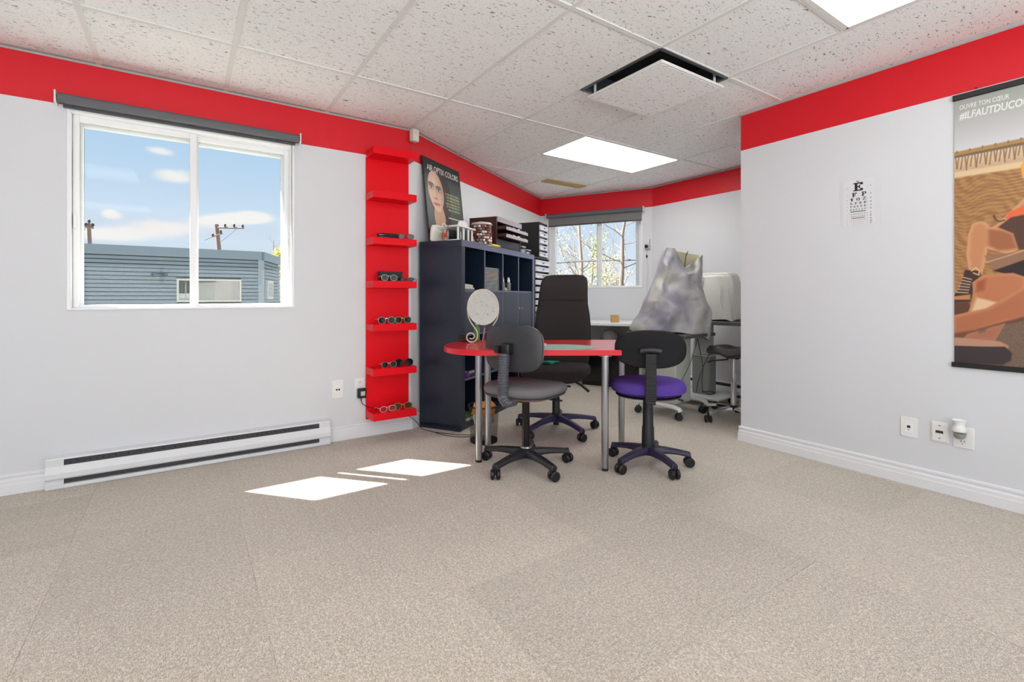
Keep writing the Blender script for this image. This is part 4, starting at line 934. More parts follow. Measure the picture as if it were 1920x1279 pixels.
# jar full of speckled swatches
jr = athing('swatch_rack', 'round rack crowded with red and white lens swatches', 'rack', 0.632, -0.305, TB)
MB().lathe([(0.088, 0), (0.09, 0.006), (0.088, 0.012)], 30).build('base_disc', M_white, jr); MB().lathe([(0.092, 0.19), (0.096, 0.196), (0.088, 0.21), (0.03, 0.222), (0.004, 0.224)], 30).build('top_disc', mat('rack_top', (206, 198, 186), 0.4), jr)
MB().tube([(0, 0, 0.012), (0, 0, 0.192)], 0.012, 12).build('post', M_white, jr)
rng = random.Random(4); cols = [mat('swatch_red', (150, 62, 48), 0.4), mat('swatch_white', (220, 214, 206), 0.4), mat('swatch_grey', (140, 134, 130), 0.4), mat('swatch_brown', (96, 44, 36), 0.4)]
for row in range(7):
    for k in range(20):
        a_ = 2 * PI * (k + 0.5 * (row % 2)) / 22; zz = 0.018 + row * 0.0245
        q = Matrix.Rotation(a_, 4, 'Z') @ Matrix.Translation((0.074, 0, zz)) @ Matrix.Rotation(rng.uniform(-0.3, 0.3), 4, 'Z')
        MB().box(-0.012, 0.018, -0.0095, 0.0095, 0.0, 0.019, 0, q).build('swatch', cols[rng.randrange(4)], jr, smooth=False)

# brown drawer chest with open trays
br = athing('lens_chest', 'dark brown wooden chest with pulled-out trays of lenses', 'chest', 0.74, -0.40, TB)
cw_, cd_, ch_ = 0.56, 0.28, 0.285
MB().box(0, 0.02, 0, cd_, 0, ch_ - 0.02).build('side_panel', M_brownwood, br, bevel=0.002); MB().box(cw_ - 0.02, cw_, 0, cd_, 0, ch_ - 0.02).build('side_panel', M_brownwood, br, bevel=0.002)
MB().box(0, cw_, 0, cd_, ch_ - 0.02, ch_).build('top_panel', M_brownwood, br, bevel=0.002); MB().box(0.02, cw_ - 0.02, 0.004, cd_, 0, 0.016).build('bottom_panel', M_brownwood, br, smooth=False); MB().box(0.02, cw_ - 0.02, cd_ - 0.01, cd_, 0.016, ch_ - 0.02).build('back_panel', M_brownwood, br, smooth=False)
MB().box(0.0, cw_, -0.012, 0.0, ch_ - 0.048, ch_).build('front_rail', mat('rail_grey', (150, 142, 148), 0.35), br, bevel=0.002)
for z_, pull in ((0.168, 0.085), (0.100, 0.085)):
    tr = MB().box(0.024, cw_ - 0.024, -pull, cd_ - 0.04, z_, z_ + 0.006).build('tray', M_brownwood, br, smooth=False)
    MB().box(0.024, cw_ - 0.024, -pull - 0.004, -pull, z_ - 0.006, z_ + 0.022).build('tray_front', mat('tray_edge', (166, 156, 158), 0.35), tr, bevel=0.001)
    MB().box(0.024, 0.034, -pull, cd_ - 0.04, z_, z_ + 0.03).build('tray_side', M_brownwood, tr, smooth=False); MB().box(cw_ - 0.034, cw_ - 0.024, -pull, cd_ - 0.04, z_, z_ + 0.03).build('tray_side', M_brownwood, tr, smooth=False)
    for k in range(15):
        x = 0.045 + k * 0.0325
        MB().box(x, x + 0.024, -pull + 0.012, -pull + 0.05, z_ + 0.006, z_ + 0.026 + 0.012 * ((k * 7) % 4) / 3).build('lens_packet', [M_white, M_clear, mat('packet_grey', (160, 160, 162), 0.4)][k % 3], tr, smooth=False)
MB().box(0.022, cw_ - 0.022, 0.004, 0.012, 0.018, 0.085).build('drawer_front', M_navy, br, smooth=False)
ym = athing('marker_pen', 'yellow marker lying at the bookcase front edge', 'marker', 0.62, -0.412, TB, R(-3))
MB().tube([(0, 0, 0.011), (0.10, 0, 0.011)], 0.011, 12).build('barrel', mat('yellow_marker', (232, 212, 60), 0.4), ym); MB().tube([(0.10, 0, 0.011), (0.145, 0, 0.011), (0.15, 0, 0.011)], [0.0115, 0.010, 0.006], 12).build('cap', mat('yellow_cap', (206, 184, 40), 0.4), ym)
for q, (s_, l_, h_, lab) in enumerate(((1.335, 0.10, 0.068, 'taller clear box right of the brown chest'), (1.475, 0.10, 0.045, 'shorter clear box at the right end of the bookcase top'))):
    cbx = athing('clear_box', lab, 'box', s_, -0.40, TB)
    MB().box(0, l_, 0, 0.06, 0, h_ - 0.002).build('shell', M_clear, cbx, smooth=False); MB().box(0.01, l_ - 0.01, 0.012, 0.05, 0.003, h_ * 0.6).build('contents', mat('box_contents', (196, 200, 196), 0.5, var=0.3, scale=60), cbx, smooth=False)
    MB().box(-0.002, l_ + 0.002, -0.002, 0.062, h_ - 0.0018, h_ + 0.004).build('lid', M_white, cbx, bevel=0.001)

# drawer towers right of the bookcase
M_drawer = mat('drawer_white', (222, 222, 228), 0.35, var=0.02)
def tower(label, s, y, z, W, Dp, Hh, rows, body):
    t = athing('drawer_tower', label, 'drawers', s, y, z, group='lens drawer towers')
    MB().box(0, 0.012, 0.004, Dp, 0, Hh).build('side_panel', body, t, smooth=False); MB().box(W - 0.012, W, 0.004, Dp, 0, Hh).build('side_panel', body, t, smooth=False)
    MB().box(0.012, W - 0.012, 0.004, Dp, Hh - 0.012, Hh).build('top_panel', body, t, smooth=False); MB().box(0.012, W - 0.012, 0.004, Dp, 0, 0.012).build('bottom_panel', body, t, smooth=False)
    MB().box(0.012, W - 0.012, Dp - 0.01, Dp, 0.012, Hh - 0.012).build('back_panel', body, t, smooth=False)
    ph_ = (Hh - 0.024) / rows
    for k in range(rows):
        z_ = 0.012 + k * ph_
        d_ = MB().box(0.014, W - 0.014, -0.012, Dp - 0.02, z_ + 0.003, z_ + ph_ * 0.72).build('drawer', M_drawer, t, bevel=0.002)
        MB().box(0.02, W - 0.02, -0.020, -0.012, z_ + ph_ * 0.72 - 0.012, z_ + ph_ * 0.72 - 0.004).build('drawer_lip', M_drawer, d_, smooth=False)
        MB().box(W / 2 - 0.02, W / 2 + 0.02, -0.018, -0.012, z_ + ph_ * 0.30, z_ + ph_ * 0.42).build('drawer_pull', M_dark, d_, smooth=False)
    return t
tower('tall stack of white drawers standing right of the bookcase', 1.665, -0.415, 0, 0.44, 0.36, 1.495, 20, M_dark)
tower('small black drawer box with white fronts atop the drawer stack', 1.83, -0.40, 1.4955, 0.26, 0.27, 0.40, 5, M_black)

# ================================================================== WALL-MOUNTED THINGS
# baseboard heater under the window
def heater(label, M, L):
    t = thing('baseboard_heater', label, 'heater'); t.matrix_world = M
    MB().box(0, L, -0.012, 0, 0.0, 0.165).build('back_plate', M_heater, t, smooth=False)
    MB().prism([(0, 0.172), (-0.05, 0.166), (-0.052, 0.158), (-0.046, 0.155), (0, 0.160)], 0, L, M=Matrix(((0, 0, 1, 0), (1, 0, 0, 0), (0, 1, 0, 0), (0, 0, 0, 1)))).build('top_cover', M_heater, t, smooth=False)
    MB().prism([(-0.060, 0.052), (-0.066, 0.060), (-0.066, 0.085), (-0.050, 0.120), (-0.046, 0.124), (-0.046, 0.118), (-0.060, 0.085), (-0.060, 0.060)], 0, L, M=Matrix(((0, 0, 1, 0), (1, 0, 0, 0), (0, 1, 0, 0), (0, 0, 0, 1)))).build('front_cover', M_heater, t, smooth=False)
    MB().box(0, L, -0.058, -0.012, 0.0, 0.022).build('bottom_rail', M_heater, t, bevel=0.002)
    for a_, b_ in ((0, 0.075), (L - 0.075, L)): MB().box(a_, b_, -0.048, -0.012, 0.022, 0.158).build('end_cap', M_heater, t, smooth=False)
    MB().box(0.075, L - 0.075, -0.040, -0.012, 0.024, 0.152).build('heating_element', mat('element_grey', (70, 70, 72), 0.6, 0.3), t, smooth=False)
    dots = MB()
    for k in range(int((L - 0.2) / 0.028)): dots.box(0.1 + k * 0.028, 0.1 + k * 0.028 + 0.006, -0.0405, -0.039, 0.134, 0.140 + 0.004 * (k % 2))
    dots.build('vent_holes', mat('hole_black', (20, 20, 20), 0.8), t, smooth=False); return t
heater('long white baseboard heater under the left window', frame_M((-0.628, YL - 0.001, 0.001), (1, 0, 0)), 1.495)
heater('white baseboard heater in the alcove behind the instruments', frame_M((XA - 0.001, 3.62, 0.001), (0, -1, 0)), 1.25)

def plate(label, M, w_, h_, kind, cat='wall plate', parts=()):
    t = thing('wall_plate' if kind != 'outlet' else 'power_outlet', label, cat); t.matrix_world = M
    MB().box(0, w_, -0.006, 0, 0, h_).build('cover_plate', M_white, t, bevel=0.003)
    return t
def socket(t, cx, cz):
    o = MB().lathe([(0.002, 0), (0.017, 0), (0.017, 0.002), (0.002, 0.002)], 24, M=Matrix.Translation((cx, -0.006, cz)) @ Matrix.Rotation(R(90), 4, 'X')).build('socket_face', M_white, t)
    for dx, dz, w_, h_ in ((-0.007, 0.004, 0.003, 0.009), (0.006, 0.004, 0.003, 0.007), (-0.002, -0.009, 0.004, 0.004)): MB().box(cx + dx - w_ / 2, cx + dx + w_ / 2, -0.0087, -0.0079, cz + dz - h_ / 2, cz + dz + h_ / 2).build('slot', M_blackgloss, o, smooth=False)
t = plate('white data wall plate with two black jacks', frame_M((0.886, YL - 0.0005, 0.312), (1, 0, 0)), 0.086, 0.138, 'data')
MB().box(0.022, 0.064, -0.0075, -0.006, 0.035, 0.105).build('insert', M_vinyl, t, bevel=0.001)
for x in (0.030, 0.047): MB().box(x, x + 0.011, -0.009, -0.0074, 0.058, 0.070).build('jack', M_blackgloss, t, smooth=False)
t = plate('white power outlet with black adapter beside the red shelf', frame_M((1.052, YL - 0.0005, 0.300), (1, 0, 0)), 0.078, 0.150, 'outlet', 'outlet')
socket(t, 0.040, 0.112); socket(t, 0.040, 0.048)
ac = thing('power_adapter', 'black plug-in power adapter with a thin cord', 'adapter'); ac.matrix_world = frame_M((1.066, YL - 0.0085, 0.30), (1, 0, 0))
MB().box(0, 0.062, -0.045, 0, 0.0, 0.072).build('adapter_body', M_black, ac, bevel=0.008); MB().box(0.018, 0.050, -0.0456, -0.044, 0.020, 0.052).build('rating_label', mat('grey_label', (190, 190, 186), 0.6), ac, smooth=False)
MB().tube([(0.028, -0.02, 0.0), (0.028, -0.02, -0.02), (0.035, -0.022, -0.045)], [0.004, 0.0035, 0.0025], 8).build('strain_relief', M_black, ac)
def smooth_path(pts, k=6):
    pts = [Vector(p) for p in pts]; out = []
    for i in range(len(pts) - 1):
        p0 = pts[max(i - 1, 0)]; p1 = pts[i]; p2 = pts[i + 1]; p3 = pts[min(i + 2, len(pts) - 1)]
        for j in range(k):
            t_ = j / k; out.append(0.5 * ((2 * p1) + (p2 - p0) * t_ + (2 * p0 - 5 * p1 + 4 * p2 - p3) * t_ ** 2 + (3 * p1 - p0 - 3 * p2 + p3) * t_ ** 3))
    return out + [pts[-1]]
cord = MB().tube(smooth_path([(1.10, YL - 0.031, 0.26), (1.13, YL - 0.035, 0.235), (1.20, YL - 0.03, 0.205), (1.40, YL - 0.025, 0.14), (1.50, YL - 0.04, 0.09), (1.56, 3.56, 0.01), (1.60, 3.46, 0.004), (1.66, 3.27, 0.004), (1.80, 3.16, 0.004), (1.92, 3.22, 0.004)]), 0.0026, 6).build('power_cord', M_cable, ac)
cord.data.transform(ac.matrix_world.inverted())
cord = MB().tube(smooth_path([(1.60, 3.455, 0.0035), (1.70, 3.30, 0.0035), (1.76, 3.25, 0.0035), (1.86, 3.17, 0.0035)]), 0.0024, 6).build('cable', M_cable)
tag(cord, 'thin black cable on carpet at the foot of the bookcase', 'cable')

# corner motion sensor
sn = thing('motion_sensor', 'cream motion sensor in the corner under the ceiling', 'sensor', (1.505, 3.590, 2.285), R(16))
MB().box(-0.030, 0.030, -0.028, 0.024, 0.0, 0.098).build('housing', M_cream, sn, bevel=0.008); MB().box(-0.020, 0.020, -0.030, -0.027, 0.006, 0.05).build('lens_window', mat('sensor_lens', (226, 222, 208), 0.3), sn, bevel=0.002)

# right wall: local x runs to the right as seen from the room
def RW(y, z, off=0.0005): return frame_M((XR - off, y, z), (0, -1, 0))
t = plate('white wall plate with one dark jack on the right wall', RW(1.023, 0.266), 0.078, 0.110, 'data')
MB().box(0.020, 0.058, -0.008, -0.006, 0.022, 0.088).build('insert', M_vinyl, t, bevel=0.001); MB().box(0.031, 0.046, -0.0095, -0.0078, 0.052, 0.066).build('jack', M_dark, t, smooth=False); MB().box(0.036, 0.041, -0.0092, -0.0078, 0.040, 0.044).build('screw', M_dark, t, smooth=False)
t = plate('white wall plate with wide dark slot between jack and outlet', RW(0.888, 0.268), 0.076, 0.112, 'data')
MB().box(0.007, 0.069, -0.012, -0.006, 0.008, 0.104).build('raised_cover', M_white, t, bevel=0.003); MB().box(0.022, 0.054, -0.0132, -0.0118, 0.052, 0.066).build('slot', M_dark, t, smooth=False)
for z_ in (0.022, 0.09): MB().box(0.034, 0.043, -0.0130, -0.0118, z_, z_ + 0.005).build('screw', mat('screw_grey', (130, 130, 130), 0.4), t, smooth=False)
t = plate('white power outlet holding an air freshener on the right wall', RW(0.796, 0.262), 0.084, 0.112, 'outlet', 'outlet')
socket(t, 0.040, 0.078); socket(t, 0.040, 0.032)
af = thing('air_freshener', 'white plug-in air freshener in the right wall outlet', 'air freshener'); af.matrix_world = RW(0.790, 0.318, 0.009)
q = Matrix.Translation((0.028, -0.034, 0))
MB().lathe([(0.018, 0.0), (0.026, 0.012), (0.027, 0.034), (0.022, 0.04)], 22, M=q).build('oil_bottle', M_clear, af)
MB().lathe([(0.016, 0.002), (0.022, 0.012), (0.022, 0.026), (0.004, 0.03)], 18, M=q).build('oil', mat('pale_oil', (170, 170, 166), 0.2), af)
MB().lathe([(0.027, 0.036), (0.030, 0.046), (0.023, 0.066), (0.021, 0.074), (0.030, 0.096), (0.026, 0.094), (0.015, 0.074)], 24, M=q @ Matrix.Rotation(R(0), 4, 'X')).build('body', M_white, af)
MB().box(0.014, 0.042, -0.03, 0.0, 0.030, 0.060).build('plug_block', M_white, af, bevel=0.003)

# eye chart in a clear sleeve
ec = thing('eye_chart', 'white eye test chart with letters on the right wall', 'eye chart'); ec.matrix_world = RW(1.328, 1.487, 0.0015)
MB().box(0, 0.213, 0, 0.001, 0, 0.292).build('sleeve', mat('sleeve_white', (217, 219, 222), 0.35, var=0.01), ec, smooth=False)
MB().box(0.014, 0.180, -0.001, 0, 0.006, 0.285).build('sheet', mat('sheet_white', (222, 223, 226), 0.6, var=0.01), ec, smooth=False)
INK = mat('chart_black', (26, 26, 28), 0.7); INK2 = mat('chart_grey', (96, 98, 102), 0.7); INKR = mat('chart_red', (170, 58, 70), 0.7); INKG = mat('chart_green', (52, 60, 62), 0.7)
GL = {'E': ['1111111', '0110011', '0110100', '0111100', '0110100', '0110011', '1111111'], 'F': ['1111111', '0110011', '0110100', '0111100', '0110100', '0110000', '1111000'], 'P': ['1111110', '0110011', '0110011', '0111110', '0110000', '0110000', '1111000'],
      'T': ['1111111', '1011101', '0011100', '0011100', '0011100', '0011100', '0111110'], 'O': ['0111110', '1100011', '1100011', '1100011', '1100011', '1100011', '0111110'], 'Z': ['1111111', '1000110', '0001100', '0011000', '0110000', '1100001', '1111111'],
      'L': ['1111000', '0110000', '0110000', '0110000', '0110001', '0110011', '1111111'], 'D': ['1111110', '0110011', '0110011', '0110011', '0110011', '0110011', '1111110'], 'C': ['0111111', '1100011', '1100000', '1100000', '1100000', '1100011', '0111110']}
def row(s, z, hgt, xa_, xb_, m):
    mb = MB(); n = len(s)
    for i, ch in enumerate(s):
        cx = (xa_ + xb_) / 2 if n == 1 else xa_ + (xb_ - xa_) * i / (n - 1); u = hgt / 7
        for r_, line in enumerate(GL[ch]):
            for c_, b_ in enumerate(line):
                if b_ == '1': mb.box(cx + (c_ - 3.5) * u, cx + (c_ - 2.5) * u, -0.0014, -0.001, z + (6 - r_) * u, z + (7 - r_) * u)
    mb.build('letter_row', m, ec, smooth=False)
for s, z, hgt, xa_, xb_, m in (('E', 0.215, 0.050, 0.095, 0.095, INK), ('FP', 0.181, 0.025, 0.075, 0.125, INK), ('TOZ', 0.156, 0.017, 0.062, 0.128, INK), ('LPED', 0.135, 0.0125, 0.060, 0.130, INK), ('PECFD', 0.116, 0.010, 0.058, 0.130, INK), ('EDFCZP', 0.099, 0.0078, 0.056, 0.132, INK), ('FELOPZD', 0.072, 0.006, 0.060, 0.130, INK), ('DEFPOTEC', 0.058, 0.0055, 0.061, 0.128, INK), ('LEFODPCT', 0.036, 0.0042, 0.061, 0.128, INK2), ('FDPLTCEO', 0.023, 0.0034, 0.064, 0.124, INK2), ('PEZOLCFTD', 0.012, 0.0028, 0.066, 0.122, INK2)):
    row(s, z, hgt, xa_, xb_, m)
am = MB(); am.add([(0.083, -0.0014, 0.276), (0.096, -0.0014, 0.268), (0.103, -0.0014, 0.267), (0.090, -0.0014, 0.277)], [(0, 1, 2, 3)]); am.build('accent_mark', INK, ec, smooth=False)
MB().box(0.054, 0.134, -0.0014, -0.001, 0.088, 0.0925).build('green_bar', INKG, ec, smooth=False); MB().box(0.060, 0.130, -0.0014, -0.001, 0.048, 0.0525).build('red_bar', INKR, ec, smooth=False)
for k, z in enumerate((0.232, 0.188, 0.160, 0.138, 0.118, 0.099, 0.071, 0.056, 0.036, 0.022, 0.010)):
    text(str(k + 1), 0.013, (0.160, -0.001, z), TXT_M, INK, ec, name='line_number', align='CENTER', bold=0.0002)
    MB().box(0.139, 0.146, -0.0014, -0.001, z + 0.004, z + 0.0055).build('acuity_mark', INK2, ec, smooth=False); MB().box(0.036, 0.039, -0.0014, -0.001, z + 0.003, z + 0.0055).build('acuity_mark', INK2, ec, smooth=False)

# hanging beach poster
YP0, YP1, ZP0, ZP1 = 0.790, -0.06, 0.690, 2.124
hp = thing('hanging_poster', 'beach photo poster hanging by black rails on the right wall', 'poster'); hp.matrix_world = RW(YP0, ZP0, 0.006)
PWD, PHT = YP0 - YP1, ZP1 - ZP0
MB().box(-0.006, PWD + 0.006, -0.010, 0.004, PHT - 0.030, PHT).build('top_rail', M_black, hp, bevel=0.003); MB().box(-0.010, PWD + 0.010, -0.010, 0.004, -0.004, 0.022).build('bottom_rail', M_black, hp, bevel=0.003)
MB().ell((0.085, 0.0, PHT + 0.012), (0.004, 0.004, 0.004), 10, 6).build('hook', M_black, hp)
MB().box(0, PWD, 0.0005, 0.0015, 0, PHT).build('poster_sheet', mat('sheet_back', (200, 200, 198), 0.6), hp, smooth=False)
def w2p(px, py):                                   # photo measurements of the print turned into metres on the poster (x right, z up)
    r_ = ray(px, py); k = XR / r_.x; return (YP0 - r_.y * k, EYE + r_.z * k - ZP0)
def beach(us, vs_):
    Xm = us * PWD; Zm = (1 - vs_) * PHT; Xg, Zg = np.meshgrid(Xm, Zm); img = np.zeros(Xg.shape + (3,))
    rng = np.random.RandomState(5)
    def put(c, a):
        nonlocal img
        img = img * (1 - a[..., None]) + np.array(c, float) * a[..., None]
    def poly(pts, c, soft=0.003, px=True, amt=1.0):
        P = [w2p(*q) for q in pts] if px else pts
        inside = np.zeros(Xg.shape, bool); dist = np.full(Xg.shape, 9.0); n = len(P)
        for i in range(n):
            (xa_, za), (xb_, zb) = P[i], P[(i + 1) % n]
            cond = ((za > Zg) != (zb > Zg)); xi = (xb_ - xa_) * (Zg - za) / (zb - za + 1e-12) + xa_; inside ^= cond & (Xg < xi)
            L2 = (xb_ - xa_) ** 2 + (zb - za) ** 2 + 1e-12; t_ = np.clip(((Xg - xa_) * (xb_ - xa_) + (Zg - za) * (zb - za)) / L2, 0, 1)
            dist = np.minimum(dist, np.hypot(Xg - xa_ - t_ * (xb_ - xa_), Zg - za - t_ * (zb - za)))
        sd_ = np.where(inside, dist, -dist); a_ = np.clip(0.5 + sd_ / (2 * soft), 0, 1) * amt
        if callable(c): c(a_, sd_)
        else: put(c, a_)
    def line(pts, wdt, c, amt=1.0):
        P = [w2p(*q) for q in pts]; d_ = np.full(Xg.shape, 9.0)
        for i in range(len(P) - 1):
            (xa_, za), (xb_, zb) = P[i], P[i + 1]; L2 = (xb_ - xa_) ** 2 + (zb - za) ** 2 + 1e-12; t_ = np.clip(((Xg - xa_) * (xb_ - xa_) + (Zg - za) * (zb - za)) / L2, 0, 1)
            d_ = np.minimum(d_, np.hypot(Xg - xa_ - t_ * (xb_ - xa_), Zg - za - t_ * (zb - za)))
        put(c, np.clip(1.2 - d_ / wdt, 0, 1) * amt)
    zf = Zg / PHT
    sky_t = np.clip((1 - zf) / 0.2, 0, 1)[..., None]
    img[:] = np.array((150, 155, 146)) * (1 - sky_t) + np.array((206, 205, 208)) * sky_t
    put((214, 182, 146), sstep(0.790, 0.745, zf)); put((198, 166, 134), sstep(0.745, 0.725, zf)); put((222, 194, 152), sstep(0.722, 0.712, zf))
    fine = rng.rand(*Xg.shape); rip = np.clip(np.sin(Zg * 330 + 6 * np.sin(Xg * 17 + Zg * 9) + 3 * np.sin(Xg * 41)) * 0.3 + np.sin(Zg * 210 - 9 * np.sin(Xg * 11 - Zg * 23) + 40 * Xg) * 0.3 + np.sin(Zg * 90 + Xg * 60 + 4 * np.sin(Xg * 29)) * 0.25 + 0.5, 0, 1)
    sand = sstep(0.700, 0.690, zf); put((176, 128, 78), sand); put((120, 80, 46), sand * (rip * 0.55 + fine * 0.25) * 0.75); put((206, 164, 108), sand * (1 - rip) * 0.25)
    put((128, 104, 86), sstep(0.235, 0.20, zf)); put((86, 68, 58), sstep(0.235, 0.20, zf) * fine * 0.5)
    # pier
    poly([(1786, 287), (1925, 258), (2200, 190), (2200, 202), (1925, 270), (1786, 297)], (170, 134, 80)); poly([(1786, 294), (1925, 266), (2200, 196), (2200, 204), (1925, 271), (1786, 298)], (118, 88, 54))
    for k in range(26):
        xx = 1792 + k * 6.0 + (k % 3); yt = 295 - (xx - 1790) * 0.205; line([(xx, yt), (xx + (-4 if k % 3 else 3), yt + 22 + (k % 4) * 2)], 0.0035, (128, 98, 66), 0.9)
    for k in range(6): line([(1795 + k * 24, 288 - k * 5), (1795 + k * 24, 284 - k * 5)], 0.003, (120, 96, 60))
    skin = (196, 134, 92); skin_d = (146, 84, 52); skin_l = (232, 188, 146)
    def flesh(base, light):
        def fn(a_, sd_):
            put(base, a_); put(light, a_ * np.clip(1 - sd_ / 0.02, 0, 1) * 0.45)
        return fn
    # seated figure: arm, cloth, shorts, raised leg
    poly([(1925, 296), (1925, 330), (1918, 336), (1914, 312)], (232, 160, 70))
    poly([(1925, 368), (1905, 388), (1890, 402), (1872, 420), (1850, 432), (1846, 444), (1875, 442), (1895, 424), (1925, 404), (2050, 380), (2050, 310)], flesh(skin, skin_l)); poly([(1892, 398), (1925, 385), (2060, 360), (2060, 420), (1925, 415), (1886, 410)], (226, 104, 60))
    poly([(1872, 426), (1896, 408), (1925, 402), (2060, 380), (2060, 470), (1925, 468), (1908, 468), (1898, 440)], (84, 56, 44)); line([(1864, 404), (1867, 412), (1875, 416), (1884, 413)], 0.004, (78, 52, 42))
    poly([(1824, 420), (1838, 415), (1850, 418), (1856, 426), (1880, 430), (1900, 438), (1910, 468), (1890, 476), (1866, 470), (1852, 466), (1848, 490), (1842, 515), (1818, 510), (1813, 480), (1816, 440)], flesh(skin, skin_l)); poly([(1854, 430), (1880, 432), (1900, 440), (1909, 466), (1872, 470), (1855, 460)], skin_d, 0.008, amt=0.7)
    # blanket, shoe with laces
    poly([(1846, 480), (1925, 472), (2060, 470), (2060, 540), (1925, 540), (1860, 500)], (150, 110, 84), 0.004); line([(1850, 492), (1890, 480), (1925, 468)], 0.003, (206, 172, 134))
    poly([(1862, 508), (1925, 486), (2060, 470), (2060, 530), (1925, 520), (1895, 515)], (46, 34, 32))
    poly([(1810, 506), (1838, 508), (1842, 520), (1826, 545), (1820, 566), (1788, 568), (1788, 556), (1800, 540), (1806, 520)], (66, 44, 38)); poly([(1788, 556), (1820, 552), (1820, 562), (1788, 562)], (192, 130, 84))
    for k in range(6): line([(1806 - k * 2.2, 520 + k * 5.6), (1822 - k * 1.2, 524 + k * 5)], 0.0035, (204, 178, 152))
    line([(1822, 508), (1830, 502), (1837, 508), (1836, 516), (1826, 512)], 0.004, (226, 186, 132))
    # second figure: knee and shin crossing, second foot in a dark sandal
    poly([(1788, 568), (1818, 566), (1822, 582), (1788, 594)], (96, 60, 44)); poly([(1824, 530), (1840, 518), (1866, 514), (1900, 512), (1925, 520), (1925, 560), (1880, 575), (1850, 590), (1815, 588), (1826, 560)], flesh((188, 118, 80), (214, 160, 116))); poly([(1832, 528), (1850, 522), (1846, 545), (1830, 548)], (150, 74, 46), 0.008, amt=0.7)
    poly([(1820, 590), (1832, 558), (1850, 562), (1880, 570), (1850, 584)], (226, 190, 150), 0.006)
    poly([(1786, 592), (1850, 578), (1890, 556), (1925, 534), (2060, 480), (2060, 560), (1925, 596), (1880, 606), (1830, 622), (1786, 634)], flesh((178, 108, 74), (226, 172, 124)))
    poly([(1786, 626), (1830, 618), (1880, 604), (1925, 592), (2060, 556), (2060, 575), (1925, 600), (1870, 612), (1815, 628), (1786, 636)], (104, 58, 42), 0.006, amt=0.8)
    poly([(1815, 626), (1886, 606), (1866, 640), (1806, 636)], flesh((170, 108, 82), (190, 130, 100))); poly([(1834, 618), (1852, 614), (1848, 622), (1836, 626)], (110, 84, 76), 0.004, amt=0.7)
    poly([(1786, 632), (1830, 636), (1875, 640), (1892, 648), (1890, 656), (1786, 648)], (186, 140, 116)); poly([(1786, 648), (1850, 650), (1885, 650), (1898, 662), (1896, 676), (1880, 684), (1786, 680)], (58, 48, 50))
    return img
xs_n = 150
printed('beach_print', PWD, PHT, 300, 420, beach, Matrix.Translation((0, -0.0005, 0)), hp, 0.4)
WI = mat('poster_white_ink', (232, 232, 228), 0.5)
text('OUVRE TON CŒUR', 0.0335, (0.020, -0.0012, PHT - 0.082), TXT_M, WI, hp, bold=0.0003, sx=0.62)
text('#ILFAUTDUCOUR', 0.052, (0.020, -0.0012, PHT - 0.134), TXT_M, WI, hp, shear=0.12, bold=0.0012, sx=0.66)

# ================================================================== ALCOVE
AN = math.atan2(eb.y, eb.x)
def fw_(a_, y, z=0.0): return A1 + eb * a_ + nb * y + Vector((0, 0, z))
M_counter = mat('white_counter', (232, 233, 234), 0.35, var=0.01); M_counterside = mat('counter_grey', (176, 180, 176), 0.5, var=0.03)
ct = thing('counter', 'white counter along the far wall under the tree window', 'counter', fw_(0.46, -0.77), AN)
MB().box(0, 1.06, 0, 0.745, 0.735, 0.765).build('worktop', M_counter, ct, bevel=0.003)
MB().box(0.0, 0.03, 0.02, 0.745, 0, 0.735).build('side_panel', M_counterside, ct, smooth=False); MB().box(1.03, 1.06, 0.02, 0.745, 0, 0.735).build('side_panel', M_counterside, ct, smooth=False)
MB().box(0.03, 1.03, 0.725, 0.740, 0.25, 0.735).build('modesty_panel', M_counterside, ct, smooth=False)
sp = thing('storage_cabinet', 'low black storage cabinet under the white counter', 'cabinet', fw_(0.74, -0.46, 0), AN)
MB().box(0, 0.72, 0.01, 0.36, 0.0, 0.42).build('cabinet_body', M_black, sp, bevel=0.004)
for k in range(2):
    d_ = MB().box(0.01 + k * 0.352, 0.352 + k * 0.352, -0.004, 0.0095, 0.05, 0.41).build('cabinet_door', M_blackgloss, sp, bevel=0.002); MB().box(0.325 + k * 0.06, 0.333 + k * 0.06, -0.016, -0.0045, 0.2, 0.3).build('door_pull', M_dark, d_, smooth=False)
bn = thing('dome_bin', 'pale grey round-topped bin on the black cabinet under the counter', 'bin', fw_(1.04, -0.30, 0.4205))
MB().lathe([(0.085, 0), (0.092, 0.01), (0.096, 0.13)], 28).build('bin_body', mat('bin_grey', (160, 158, 160), 0.5), bn); MB().lathe([(0.100, 0.132), (0.102, 0.145), (0.096, 0.185), (0.07, 0.225), (0.035, 0.245), (0.004, 0.25)], 28).build('dome_lid', mat('bin_lid', (176, 172, 174), 0.45), bn)
cbx = thing('cardboard_box', 'small brown cardboard box on the white counter', 'box', fw_(1.18, -0.60, 0.7655), AN + R(24))
MB().box(-0.042, 0.042, -0.035, 0.035, 0, 0.080).build('carton', mat('cardboard', (190, 152, 92), 0.75, var=0.08, stretch=(6, 6, 1)), cbx, smooth=False)
MB().box(-0.044, 0.02, -0.037, 0.0, 0.0802, 0.086).build('flap', MATS['cardboard'], cbx, smooth=False); MB().box(0.0, 0.044, 0.0, 0.037, 0.0802, 0.084).build('flap', MATS['cardboard'], cbx, smooth=False)

